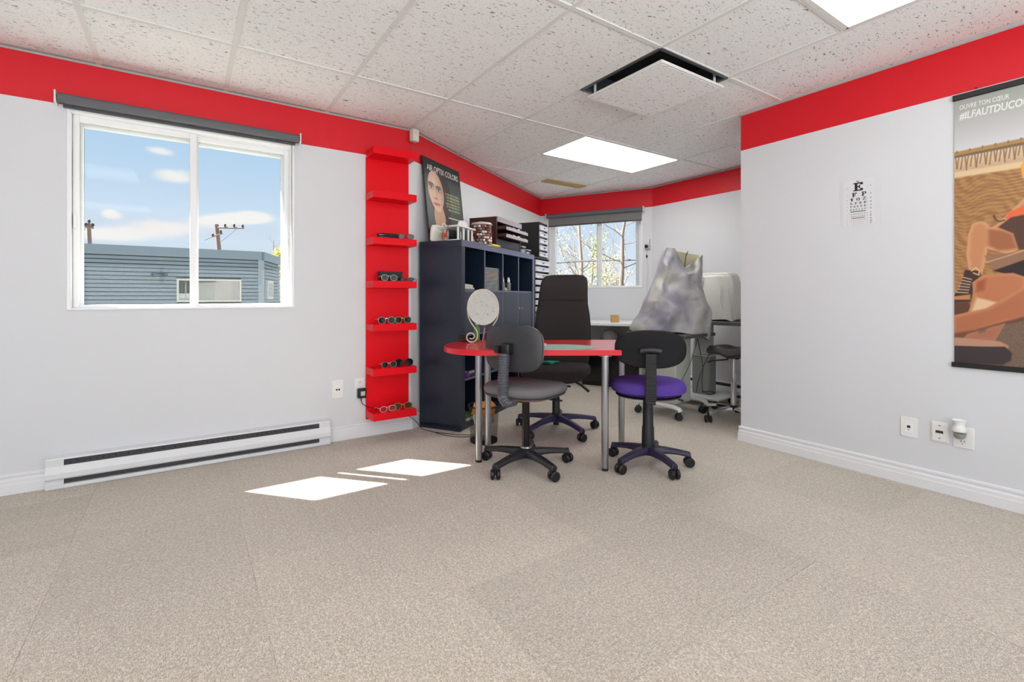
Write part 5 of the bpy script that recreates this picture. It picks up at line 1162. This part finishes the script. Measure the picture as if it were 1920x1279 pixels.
# instrument stand in front, under the grey dust cover
M_beige = mat('instrument_beige', (188, 191, 182), 0.45, var=0.02); M_beige2 = mat('instrument_white', (216, 217, 214), 0.4, var=0.02)
ax = R(8)
st = thing('instrument_stand', 'pale grey instrument stand on casters below the grey cover', 'stand', (3.70, 2.83, 0), ax)
for fx in (-0.235, 0.24):
    ft = MB().tube([(fx, -0.215, 0.072), (fx, -0.205, 0.092), (fx, -0.15, 0.105), (fx, 0, 0.108), (fx, 0.15, 0.105), (fx, 0.205, 0.092), (fx, 0.215, 0.072)], 0.026, 12, flat=0.8).build('base_foot', M_beige2, st)
    for s in (-1, 1): caster(ft, fx, s * 0.200, R(30 + 80 * s), r=0.03)
MB().box(-0.235, 0.24, -0.06, 0.06, 0.075, 0.115).build('base_beam', M_beige2, st, bevel=0.006)
MB().box(-0.17, 0.10, -0.135, 0.135, 0.116, 0.70).build('column_box', M_beige, st, bevel=0.006)
MB().box(-0.30, 0.24, -0.30, 0.30, 0.705, 0.735).build('tabletop', mat('table_dark', (70, 62, 68), 0.4), st, bevel=0.004)
# the covered instrument: a cloth bag with folds
fwv = Vector((math.sin(YAW), math.cos(YAW), 0)); rtv = Vector((math.cos(YAW), -math.sin(YAW), 0))
def translucency_tones(name, ca, cb):  # patches put the cloth's translucency and lilac shading into the colour
    m = mat(name, ca, 0.5, bump=0.3, bscale=18); t = m.node_tree; p = t.nodes['Principled BSDF']
    g_ = N(t, 'ShaderNodeTexCoord'); nz = N(t, 'ShaderNodeTexNoise', Scale=4.2, Detail=1.5, Distortion=0.8); t.links.new(g_.outputs['Object'], nz.inputs[0])
    cr = N(t, 'ShaderNodeValToRGB'); t.links.new(nz.outputs[0], cr.inputs[0])
    cr.color_ramp.elements[0].position = 0.40; cr.color_ramp.elements[0].color = (*lin(ca), 1); cr.color_ramp.elements[1].position = 0.58; cr.color_ramp.elements[1].color = (*lin(cb), 1)
    t.links.new(cr.outputs[0], p.inputs['Base Color']); return m
def cover_mat(name, col, rough, var, sc, alpha=0.0):
    return mat(name, col, rough, var=var, scale=sc, bump=0.3, bscale=18)
cv = thing('dust_cover', 'crumpled grey dust cover over an instrument with gathered open top', 'cover', (3.66, 2.83, 0.737))
gdepth = Vector((3.66, 2.83, 0)).dot(fwv); gside = Vector((3.66, 2.83, 0)).dot(rtv)
from mathutils import noise as mnoise
prof = [  # z, left, right, half depth, in metres about the axis
 (0.02, 0.35, 0.35, 0.20), (0.05, 0.345, 0.358, 0.21), (0.11, 0.311, 0.362, 0.215), (0.16, 0.268, 0.361, 0.215), (0.21, 0.245, 0.357, 0.21), (0.28, 0.223, 0.322, 0.20), (0.36, 0.18, 0.295, 0.185), (0.43, 0.148, 0.279, 0.165), (0.50, 0.122, 0.284, 0.145), (0.55, 0.106, 0.289, 0.125), (0.62, 0.085, 0.294, 0.095), (0.68, 0.062, 0.30, 0.075), (0.735, 0.04, 0.303, 0.060)]
def cover_ring(z, lf, rg, dp_, inner=0.0):
    q = []; n_ = 132
    for j in range(n_):
        a_ = 2 * PI * j / n_; c_, s_ = math.cos(a_), math.sin(a_); mid = (rg - lf) / 2; hwid = (rg + lf) / 2 - inner
        sx_ = mid + hwid * math.copysign(abs(c_) ** 0.72, c_); sy_ = (dp_ - inner) * math.copysign(abs(s_) ** 0.8, s_)
        p3 = Vector((sx_ * 5.2, sy_ * 3.0, z * 4.6))
        cr_ = 0.058 * (0.45 - abs(mnoise.noise(p3))) + 0.028 * (0.4 - abs(mnoise.noise(p3 * 2.1 + Vector((7, 3, 1))))) + 0.005 * mnoise.noise(p3 * 5)
        fold = 0.012 * math.sin(9 * a_ - 5 * z)
        big = 0.045 * math.exp(-((sx_ + 0.03) / 0.13) ** 2 - ((z - 0.16) / 0.10) ** 2) - 0.055 * math.exp(-((sx_ - 0.09) / 0.10) ** 2 - ((z - 0.27) / 0.045) ** 2) - 0.04 * math.exp(-((sx_ + 0.02) / 0.06) ** 2 - ((z - 0.45) / 0.06) ** 2) + 0.03 * math.exp(-((sx_ - 0.10) / 0.035) ** 2 - ((z - 0.48) / 0.14) ** 2)
        if s_ < 0: sy_ -= (cr_ + fold + big) * min(1, abs(s_) * 1.7)
        zz = z
        if z < 0.07: zz = z - 0.095 * max(0, sx_ / 0.35) ** 1.5 + 0.008 * math.sin(5 * a_)
        if z > 0.5:
            k = (z - 0.5) / 0.235; zz = z + k * (0.034 - 0.19 * (sx_ + 0.04))
            if s_ < 0: zz -= k * 0.16 * max(0, 1 - abs(sx_ - 0.113) / (0.085 if sx_ < 0.113 else 0.19)) ** 1.1
        q.append(Vector(rtv * sx_ + fwv * sy_ + Vector((0, 0, zz))))
    return q
def prof_at(z):
    for i in range(len(prof) - 1):
        if prof[i][0] <= z <= prof[i + 1][0] + 1e-9:
            u = (z - prof[i][0]) / (prof[i + 1][0] - prof[i][0]); return tuple(prof[i][k] * (1 - u) + prof[i + 1][k] * u for k in range(4))
MB().loft([cover_ring(*prof_at(0.02 + 0.715 * k / 54)) for k in range(55)], cap=False).build('cloth', translucency_tones('cover_grey', (143, 141, 152), (176, 175, 170)), cv, angle=70)
MB().loft([cover_ring(*prof_at(0.40 + 0.334 * k / 26), inner=0.006) for k in range(27)], cap=False).build('lining', mat('cover_lining', (214, 208, 178), 0.6, var=0.05), cv, angle=70)
MB().tube([rtv * x + fwv * y + Vector((0, 0, z)) for x, y, z in ((0.115, -0.075, 0.57), (0.125, -0.07, 0.64), (0.14, -0.05, 0.70), (0.165, -0.03, 0.735), (0.15, -0.045, 0.70))], 0.004, 6).build('draw_cord', M_dark, cv)
MB().box(-0.08, 0.20, -0.08, 0.08, 0.0, 0.42, M=Matrix.Rotation(-YAW, 4, 'Z')).build('instrument_body', M_beige, cv, bevel=0.02)

# second instrument table with lift column and white covered machine
ls = thing('lift_table', 'grey lift-column instrument table beside the alcove wall', 'table', (4.30, 2.90, 0), ax)
MB().box(-0.20, 0.20, -0.24, 0.24, 0.07, 0.095).build('base_plate', M_beige2, ls, bevel=0.006)
for sx_, sy_ in ((-0.19, -0.2), (0.17, -0.2), (-0.19, 0.2), (0.17, 0.2)): caster(ls, sx_, sy_, R(40 * sx_ * 10), r=0.028)
MB().box(-0.075, 0.075, -0.09, 0.09, 0.095, 0.47).build('lower_column', mat('column_grey', (132, 136, 132), 0.45, var=0.03), ls, bevel=0.012); MB().box(-0.078, 0.078, -0.093, 0.093, 0.47, 0.482).build('column_collar', M_beige, ls, bevel=0.003)
MB().box(-0.06, 0.06, -0.075, 0.075, 0.482, 0.79).build('upper_column', mat('column_light', (166, 168, 166), 0.4), ls, bevel=0.012)
MB().box(-0.20, 0.28, -0.52, 0.20, 0.79, 0.825).build('tabletop', mat('table_grey', (92, 93, 90), 0.5), ls, bevel=0.006)
wc = thing('plastic_cover', 'translucent white plastic cover over a boxy machine', 'cover', (4.30, 2.80, 0.8255), ax)
def wc_sec(z, f, k):
    q = []
    for j in range(64):
        a_ = 2 * PI * j / 64; c_, s_ = math.cos(a_), math.sin(a_); fold = 0.010 * math.sin(4 * a_ + z * 8) + 0.006 * math.sin(11 * a_ + z * 17)
        q.append(Vector(((0.13 + fold) * f * math.copysign(abs(c_) ** 0.35, c_), (0.255 + fold) * f * math.copysign(abs(s_) ** 0.45, s_), z - (0.02 * (0.5 + 0.5 * math.sin(5 * a_)) if z < 0.03 else 0))))
    return q
MB().loft([wc_sec(z, f, 0) for z, f in ((0.022, 1.02), (0.08, 1.0), (0.2, 0.98), (0.30, 0.97), (0.37, 0.95), (0.42, 0.90), (0.45, 0.82), (0.465, 0.68), (0.47, 0.4))], cap=True).build('plastic_sheet', mat('plastic_white', (214, 214, 208), 0.35, var=0.05, scale=4, bump=0.4, bscale=14), wc, angle=60)
MB().tube([(-0.137, 0.02 * math.sin(k) - 0.24 + 0.48 * k / 10, 0.445) for k in range(11)], 0.004, 6).build('seam', M_cream, wc)
for k, (y_, z_) in enumerate(((-0.16, 0.20), (0.02, 0.30))): MB().tube([(-0.134, y_, z_ - 0.12), (-0.140, y_ + 0.03, z_), (-0.132, y_ + 0.02, z_ + 0.13)], 0.005, 6).build('crease', MATS['plastic_white'], wc)
# cables hanging from the instruments
def cable(label, pts, r=0.0032, m=None): return tag(MB().tube(smooth_path(pts), r, 6).build('cable', m or M_cable), label, 'cable')
def pxd(px, py, d): r_ = ray(px, py); return tuple(Vector((0, 0, EYE)) + r_ * d)
cable('black cable hanging from the grey cover to the floor', [pxd(1308, 634, 4.35), pxd(1313, 660, 4.38), pxd(1318, 690, 4.42), pxd(1316, 715, 4.45), pxd(1318, 738, 4.5)])
cable('black cable looping from lift table to its base', [pxd(1332, 660, 4.4), pxd(1322, 680, 4.42), pxd(1314, 700, 4.42), pxd(1308, 720, 4.42), pxd(1306, 735, 4.45)])
cable('thin cable swinging left below the grey cover', [pxd(1307, 636, 4.25), pxd(1300, 665, 4.25), pxd(1290, 690, 4.25), pxd(1278, 714, 4.25)], 0.0026)
cable('cable coil lying on the lift table base', [pxd(1316, 733, 4.55), pxd(1330, 739, 4.55), pxd(1341, 737, 4.55), pxd(1330, 734, 4.55), pxd(1318, 735, 4.55)], 0.004)
cable('pale grey cable drooping behind the purple chair', [pxd(1302, 640, 4.3), pxd(1298, 665, 4.3), pxd(1288, 685, 4.3), pxd(1276, 692, 4.3)], 0.002, mat('cable_grey', (150, 150, 150), 0.5))

# saddle stool
so = thing('saddle_stool', 'black saddle stool on a chrome star base by the wall corner', 'stool', (3.925, 2.36, 0), R(20))
for k in range(5):
    a_ = R(168 + 72 * k) - R(20); secs = []
    for i in range(7):
        u = i / 6; d_ = 0.02 + 0.27 * u; zt = 0.11 - 0.035 * u + 0.02 * math.sin(PI * u); secs.append([Vector((math.cos(a_) * d_ - math.sin(a_) * w_ * (0.02 - 0.006 * u), math.sin(a_) * d_ + math.cos(a_) * w_ * (0.02 - 0.006 * u), zt + h_)) for w_, h_ in ((-1, -0.03 + 0.008 * u), (-0.6, 0), (0.6, 0), (1, -0.03 + 0.008 * u))])
    lg = MB().loft(secs).build('leg', M_chrome, so, bevel=0.004)
    caster(lg, math.cos(a_) * 0.285, math.sin(a_) * 0.285, a_ + R(60), r=0.03)
MB().lathe([(0.03, 0.08), (0.034, 0.085), (0.034, 0.12), (0.02, 0.125)], 20).build('hub', M_black, so)
MB().tube([(0, 0, 0.12), (0, 0, 0.40)], 0.025, 20).build('gas_column', M_chrome, so); MB().tube([(0, 0, 0.40), (0, 0, 0.525)], 0.014, 16).build('piston', M_chrome, so)
MB().box(-0.06, 0.06, -0.05, 0.05, 0.525, 0.555).build('mechanism', M_black, so, bevel=0.005); MB().tube([(-0.02, 0.04, 0.515), (-0.06, 0.16, 0.50), (-0.07, 0.2, 0.485)], [0.006, 0.006, 0.009], 8).build('lever', M_black, so)
def saddle(u, v):
    a_ = u * 2 * PI; r_ = v; x = 0.20 * r_ * math.cos(a_); y = 0.215 * r_ * math.sin(a_) * (1 - 0.2 * math.cos(a_))
    return Vector((x, y, 0.605 - 0.03 * math.exp(-(y / 0.06) ** 2) * 1.0 + 0.35 * x * x * 3 - 0.05 * r_ ** 6 + 0.02 * (y / 0.2) ** 2))
sd_ = MB(); secs = []
for f_, dz in ((0.3, -0.05), (0.8, -0.05), (0.95, -0.035), (1.0, -0.01), (0.97, 0.012), (0.88, 0.024), (0.6, 0.026), (0.2, 0.024), (0.03, 0.024)):
    secs.append([saddle(k / 40, f_ * 0.98) * 1.0 + Vector((0, 0, dz)) for k in range(40)])
MB().loft(secs).build('seat', mat('saddle_black', (50, 50, 46), 0.45, var=0.05), so)

# webcam on the alcove wall with its lead
wcm = thing('wall_camera', 'small white round camera on far wall beside window', 'camera', fw_(1.425, -0.002, 1.675), AN)
MB().box(-0.035, 0.035, -0.045, 0.0, -0.035, 0.04).build('housing', mat('camera_grey', (190, 190, 192), 0.4), wcm, bevel=0.016, seg=4)
MB().lathe([(0.002, 0), (0.022, 0), (0.022, 0.006), (0.018, 0.008), (0.002, 0.008)], 22, M=Matrix.Translation((-0.004, -0.045, 0.0)) @ Matrix.Rotation(R(90), 4, 'X')).build('lens', M_blackgloss, wcm)
MB().tube([(0.028, -0.02, 0.038), (0.030, -0.02, 0.085)], 0.003, 6).build('antenna', M_dark, wcm)
cable('white lead with dark inline switch hanging below the wall camera', [tuple(fw_(1.417, -0.02, 1.64)), tuple(fw_(1.417, -0.015, 1.52)), tuple(fw_(1.43, -0.012, 1.40)), tuple(fw_(1.415, -0.012, 1.25)), tuple(fw_(1.42, -0.012, 0.9)), tuple(fw_(1.42, -0.012, 0.55))], 0.0028, mat('lead_white', (206, 206, 204), 0.5))
isw = thing('inline_switch', 'small dark switch on the white camera lead', 'switch', fw_(1.417, -0.017, 1.555))
MB().box(-0.007, 0.007, -0.007, 0.007, -0.016, 0.016).build('switch_body', M_black, isw, bevel=0.003); MB().box(-0.003, 0.003, -0.009, -0.006, -0.006, 0.006).build('switch_button', M_dark, isw, smooth=False)

# ================================================================== OUTSIDE
GZ = -3.3
M_grass = mat('ground_grey', (120, 122, 112), 0.95, var=0.2, scale=0.6)
struct(MB().box(-80, 120, -60, 120, GZ - 0.3, GZ).build('ground', M_grass, smooth=False), 'grey-green ground outside, one floor below')
M_siding = mat('siding_grey', (160, 167, 170), 0.6, var=0.06, scale=0.8)
nbld = thing('neighbour_building', 'grey clapboard building seen through the left window', 'building', (0, 0, GZ))
YN = 18.0; HZ = 2.56
bodyP = [(-14, YN + 0.05), (2.12, YN + 0.05), (2.98, 20.4), (2.9, 30), (-14, 30)]
MB().prism(bodyP, 0, HZ - GZ - 0.02).build('building_body', mat('siding_dark', (58, 64, 70), 0.7), nbld, smooth=False)  # dark colour behind the board gaps paints the siding's shadow lines
f1a, f1b = Vector((-14, YN, 0)), Vector((2.12, YN, 0)); f2a, f2b = Vector((2.12, YN, 0)), Vector((2.99, 20.4, 0))
def slab(mb, a_, b_, z0_, z1_, out0, out1):
    d_ = (b_ - a_).normalized(); n__ = Vector((d_.y, -d_.x, 0))
    vs_ = [a_ + n__ * 0.0 + Vector((0, 0, z0_)), b_ + Vector((0, 0, z0_)), b_ + n__ * out0 + Vector((0, 0, z0_)), a_ + n__ * out0 + Vector((0, 0, z0_)), a_ + Vector((0, 0, z1_)), b_ + Vector((0, 0, z1_)), b_ + n__ * out1 + Vector((0, 0, z1_)), a_ + n__ * out1 + Vector((0, 0, z1_))]
    mb.add(vs_, [(0, 1, 2, 3), (7, 6, 5, 4), (3, 2, 6, 7), (1, 0, 4, 5), (0, 3, 7, 4), (2, 1, 5, 6)]); return mb
BO = Vector((0, 0, -GZ))
pit = 0.118; z = HZ - 0.28; k = 0
WX0, WX1, WZ0, WZ1 = -0.20, 1.53, 0.90, 1.62
wn_cols = []
while z > -1.2:
    za, zb = z - pit, z - 0.022
    segs = [(f1a, f1b)]
    if zb > WZ0 and za < WZ1: segs = [(f1a, Vector((WX0, YN, 0))), (Vector((WX1, YN, 0)), f1b)]
    for s_ in segs: slab(MB(), s_[0] + BO, s_[1] + BO, za, zb, 0.07, 0.02).build('siding_board', M_siding, nbld, smooth=False)
    slab(MB(), f2a + BO, f2b + BO, za, zb, 0.07, 0.02).build('siding_board', M_siding, nbld, smooth=False)
    z -= pit
slab(MB(), f1a + BO, f1b + BO, HZ - 0.28, HZ, 0.09, 0.10).build('roof_fascia', mat('fascia', (140, 150, 160), 0.5), nbld, smooth=False); slab(MB(), f2a + BO, f2b + BO, HZ - 0.28, HZ, 0.09, 0.10).build('roof_fascia', MATS['fascia'], nbld, smooth=False)
MB().box(2.02, 2.20, YN - 0.07, YN + 0.1, -1.2 - GZ, HZ - 0.28 - GZ).build('corner_post', M_siding, nbld, smooth=False)
wo_ = rect_frame(MB(), WX0, WX1, WZ0 - GZ, WZ1 - GZ, YN - 0.10, YN + 0.05, 0.055).build('window', mat('window_cream', (222, 214, 200), 0.5), nbld, smooth=False)
MB().box(WX0, WX1, YN + 0.02, YN + 0.03, WZ0 - GZ, WZ1 - GZ).build('pane', glass('far_glass', (0.8, 0.8, 0.78), 0.15), wo_, smooth=False)
MB().box(WX0, WX1, YN + 0.047, YN + 0.0495, WZ0 - GZ, WZ1 - GZ).build('room_behind', mat('room_brown', (150, 128, 112), 0.8, var=0.3, scale=1.5), wo_, smooth=False)
def curt(u, v): return Vector((WX0 + 0.05 + 1.02 * u, YN + 0.038 + 0.004 * math.sin(u * 75), WZ0 - GZ + 0.03 + 0.50 * v))
MB().grid(curt, 120, 2).build('curtain', mat('curtain_green', (150, 158, 144), 0.9), wo_); MB().box(1.27, 1.46, YN + 0.034, YN + 0.044, WZ0 - GZ + 0.05, WZ1 - GZ - 0.05).build('dark_curtain', mat('curtain_brown', (74, 60, 58), 0.9), wo_, smooth=False)
d2 = (f2b - f2a).normalized(); M2 = frame_M(f2a + BO, d2)
wo2 = rect_frame(MB(), 0.55, 1.35, 0.98, 1.62, -0.08, 0.02, 0.07).build('window', MATS['window_cream'], nbld, smooth=False); wo2.data.transform(M2)
pn2 = MB().box(0.6, 1.3, -0.055, -0.053, 1.0, 1.6).build('pane', mat('pane_lilac', (176, 168, 170), 0.3), wo2, smooth=False); pn2.data.transform(M2)
fl = MB()
for s in (-1, 1): fl.ell((-0.62 + s * 0.14, YN - 0.16, 1.72 - GZ), (0.07, 0.09, 0.07), 10, 8)
fl.tube([(-0.72, YN - 0.12, 1.76 - GZ), (-0.52, YN - 0.12, 1.76 - GZ)], 0.04, 8); fl.build('flood_lamp', mat('lamp_grey', (90, 92, 94), 0.4), nbld)

def P3(px, py, d): r_ = ray(px, py); return Vector((0, 0, EYE)) + r_ * d
M_pole = mat('pole_wood', (146, 122, 114), 0.9, var=0.15, stretch=(1, 1, 0.1)); M_wire = mat('wire_dark', (70, 66, 66), 0.6)
def upole(label, base_px, top_px, d, r_):
    b_ = P3(*base_px, d); t_ = P3(*top_px, d); dirv = (t_ - b_).normalized(); g0 = b_ - dirv * ((b_.z - GZ) / dirv.z)
    t = thing('utility_pole', label, 'pole', g0); MB().tube([(0, 0, 0), tuple(t_ - g0)], [r_ * 1.15, r_ * 0.9], 10).build('post', M_pole, t); return t, g0
t, g0 = upole('brown utility pole with insulators above building, leftmost in window', (168, 457), (166.5, 419), 34, 0.13)
for a_, b_ in (((159, 421), (175, 428)), ((161, 426), (174, 422))): MB().tube([P3(*a_, 33.9) - g0, P3(*b_, 33.9) - g0], 0.06, 6).build('cross_arm', M_pole, t)
for q in ((161, 421), (167, 415), (174, 422)): MB().ell(P3(*q, 33.9) - g0, (0.09, 0.09, 0.14), 8, 6).build('insulator', M_wire, t)
for k in range(3): MB().tube([P3(160, 424 + k * 3, 33.9) - g0, P3(100, 446 + k * 4, 34) - g0], 0.02, 5).build('wire', M_wire, t)
t, g0 = upole('leaning brown utility pole with long cross arm above building', (411, 470), (406, 421), 36, 0.15)
MB().tube([P3(408, 427, 35.8) - g0, P3(457, 428, 35.8) - g0], 0.06, 6).build('cross_arm', M_pole, t); MB().tube([P3(398, 444, 35.8) - g0, P3(417, 438, 35.8) - g0], 0.05, 6).build('cross_arm', M_pole, t)
for q in ((422, 423), (439, 423), (455, 424), (414, 435), (399, 441)): MB().ell(P3(*q, 35.8) - g0, (0.08, 0.08, 0.14), 8, 6).build('insulator', M_wire, t)
MB().tube([P3(443, 430, 35.8) - g0, P3(414, 454, 35.8) - g0], 0.012, 5).build('guy_wire', M_wire, t); MB().tube([P3(400, 443, 35.8) - g0, P3(384, 450, 35.8) - g0], 0.03, 5).build('wire', M_wire, t)

# trees
M_bark = mat('bark', (128, 112, 104), 0.95, var=0.2, scale=12); M_barkl = mat('bark_light', (156, 138, 122), 0.95, var=0.2, scale=12)
def leaf_mat(name, c): return mat(name, c, 0.8, var=0.3, scale=3)
def tree(label, base, top, r0, seed, leaf_m, leaves, spread, bark=M_bark, branches=16, start=0.45, lsize=0.06, blen=1.0, sub=3):
    rng = random.Random(seed); base = Vector(base); top = Vector(top)
    t = thing('tree', label, 'tree', base, group='trees outside'); H_ = top - base
    path = [Vector((0, 0, 0))]
    for k in range(1, 9): path.append(H_ * (k / 8) + Vector((rng.uniform(-1, 1), rng.uniform(-1, 1), 0)) * H_.length * 0.008)
    MB().tube(path, [r0 * (1 - 0.8 * k / 8) for k in range(9)], 8).build('trunk', bark, t)
    bb = MB(); tips = []
    def branch(p, d, L, r_, lev):
        pts = [p]; dd = d.copy()
        for k in range(4):
            dd = (dd + Vector((rng.uniform(-.25, .25), rng.uniform(-.25, .25), rng.uniform(-0.05, .22)))).normalized(); pts.append(pts[-1] + dd * L / 4)
        bb.tube(pts, [r_ * (1 - 0.7 * k / 4) for k in range(5)], 5, cap=False)
        for q in pts[2:]: tips.append((q, lev))
        if lev < sub:
            for k in range(3):
                q = pts[rng.randrange(1, 5)]; nd = (dd + Vector((rng.uniform(-1, 1), rng.uniform(-1, 1), rng.uniform(-.3, .7))) * 0.9).normalized(); branch(q, nd, L * rng.uniform(0.4, 0.62), r_ * 0.5, lev + 1)
    for k in range(branches):
        u = start + (1 - start) * (k + rng.random()) / branches; i = min(int(u * 8), 7); p = path[i].lerp(path[i + 1], u * 8 - i)
        a_ = rng.uniform(0, 2 * PI); branch(p, Vector((math.cos(a_), math.sin(a_), rng.uniform(0.2, 0.8))).normalized(), spread * blen * (1.25 - 0.75 * (u - start) / (1 - start)) * rng.uniform(0.6, 1.1), r0 * 0.17 * (1.2 - 0.7 * u), 1)
    bb.build('branches', bark, t)
    if leaves:
        lf = MB()
        for k in range(leaves):
            q, lev = tips[rng.randrange(len(tips))]; c_ = q + Vector((rng.gauss(0, 1), rng.gauss(0, 1), rng.gauss(0, 1))) * lsize * 2.2
            a_ = Vector((rng.uniform(-1, 1), rng.uniform(-1, 1), rng.uniform(-1, 1))).normalized(); b_ = a_.orthogonal().normalized(); s_ = lsize * rng.uniform(0.5, 1.1)
            lf.add([c_ - a_ * s_, c_ + b_ * s_ * 0.5, c_ + a_ * s_, c_ - b_ * s_ * 0.5], [(0, 1, 2, 3)])
        lo = lf.build('foliage', leaf_m, t, smooth=False); lo['kind'] = 'stuff'
    return t
def ground_at(px, py, d): 
    p = P3(px, py, d); return (p.x, p.y, GZ)
p = P3(1098, 470, 15); q = P3(1085, 400, 15)
tree('tall thin trunk in left half of the tree window', ground_at(1104, 560, 15), P3(1082, 385, 15), 0.13, 3, leaf_mat('leaf_olive', (150, 160, 110)), 420, 1.5, M_barkl, 22, 0.42, 0.05)
tree('bare forked tree in right half of the tree window', ground_at(1150, 560, 13), P3(1174, 380, 13), 0.13, 11, None, 0, 1.9, M_bark, 24, 0.40, 0.05)
tree('leafy green young tree low in the tree window centre', ground_at(1112, 560, 19), P3(1110, 455, 19), 0.08, 21, leaf_mat('leaf_green', (136, 160, 96)), 2600, 0.9, M_bark, 20, 0.35, 0.05)
tree('olive bush low in right half of the tree window', ground_at(1138, 560, 22), P3(1136, 500, 22), 0.10, 5, leaf_mat('leaf_dull', (140, 146, 112)), 3000, 1.5, M_bark, 18, 0.3, 0.06)
tree('pale twiggy tree at the left of the tree window', ground_at(1078, 560, 24), P3(1078, 450, 24), 0.08, 31, MATS['leaf_olive'], 500, 1.5, M_barkl, 18, 0.35, 0.06)
tree('yellow-green bush beside the grey building corner', ground_at(530, 560, 26), P3(533, 478, 26), 0.12, 9, leaf_mat('leaf_yellow', (196, 192, 96)), 3200, 1.1, M_barkl, 16, 0.45, 0.07)
tree('bare twiggy tree behind the grey building corner', ground_at(512, 560, 30), P3(512, 450, 30), 0.08, 17, None, 0, 1.1, M_barkl, 14, 0.55, 0.05)
wr = MB().tube([P3(1000, 496, 16), P3(1090, 490, 14.5), P3(1150, 488, 13.6), P3(1240, 487, 12.5)], 0.022, 6).build('overhead_wire', M_wire); tag(wr, 'dark overhead wire crossing the tree window', 'wire')
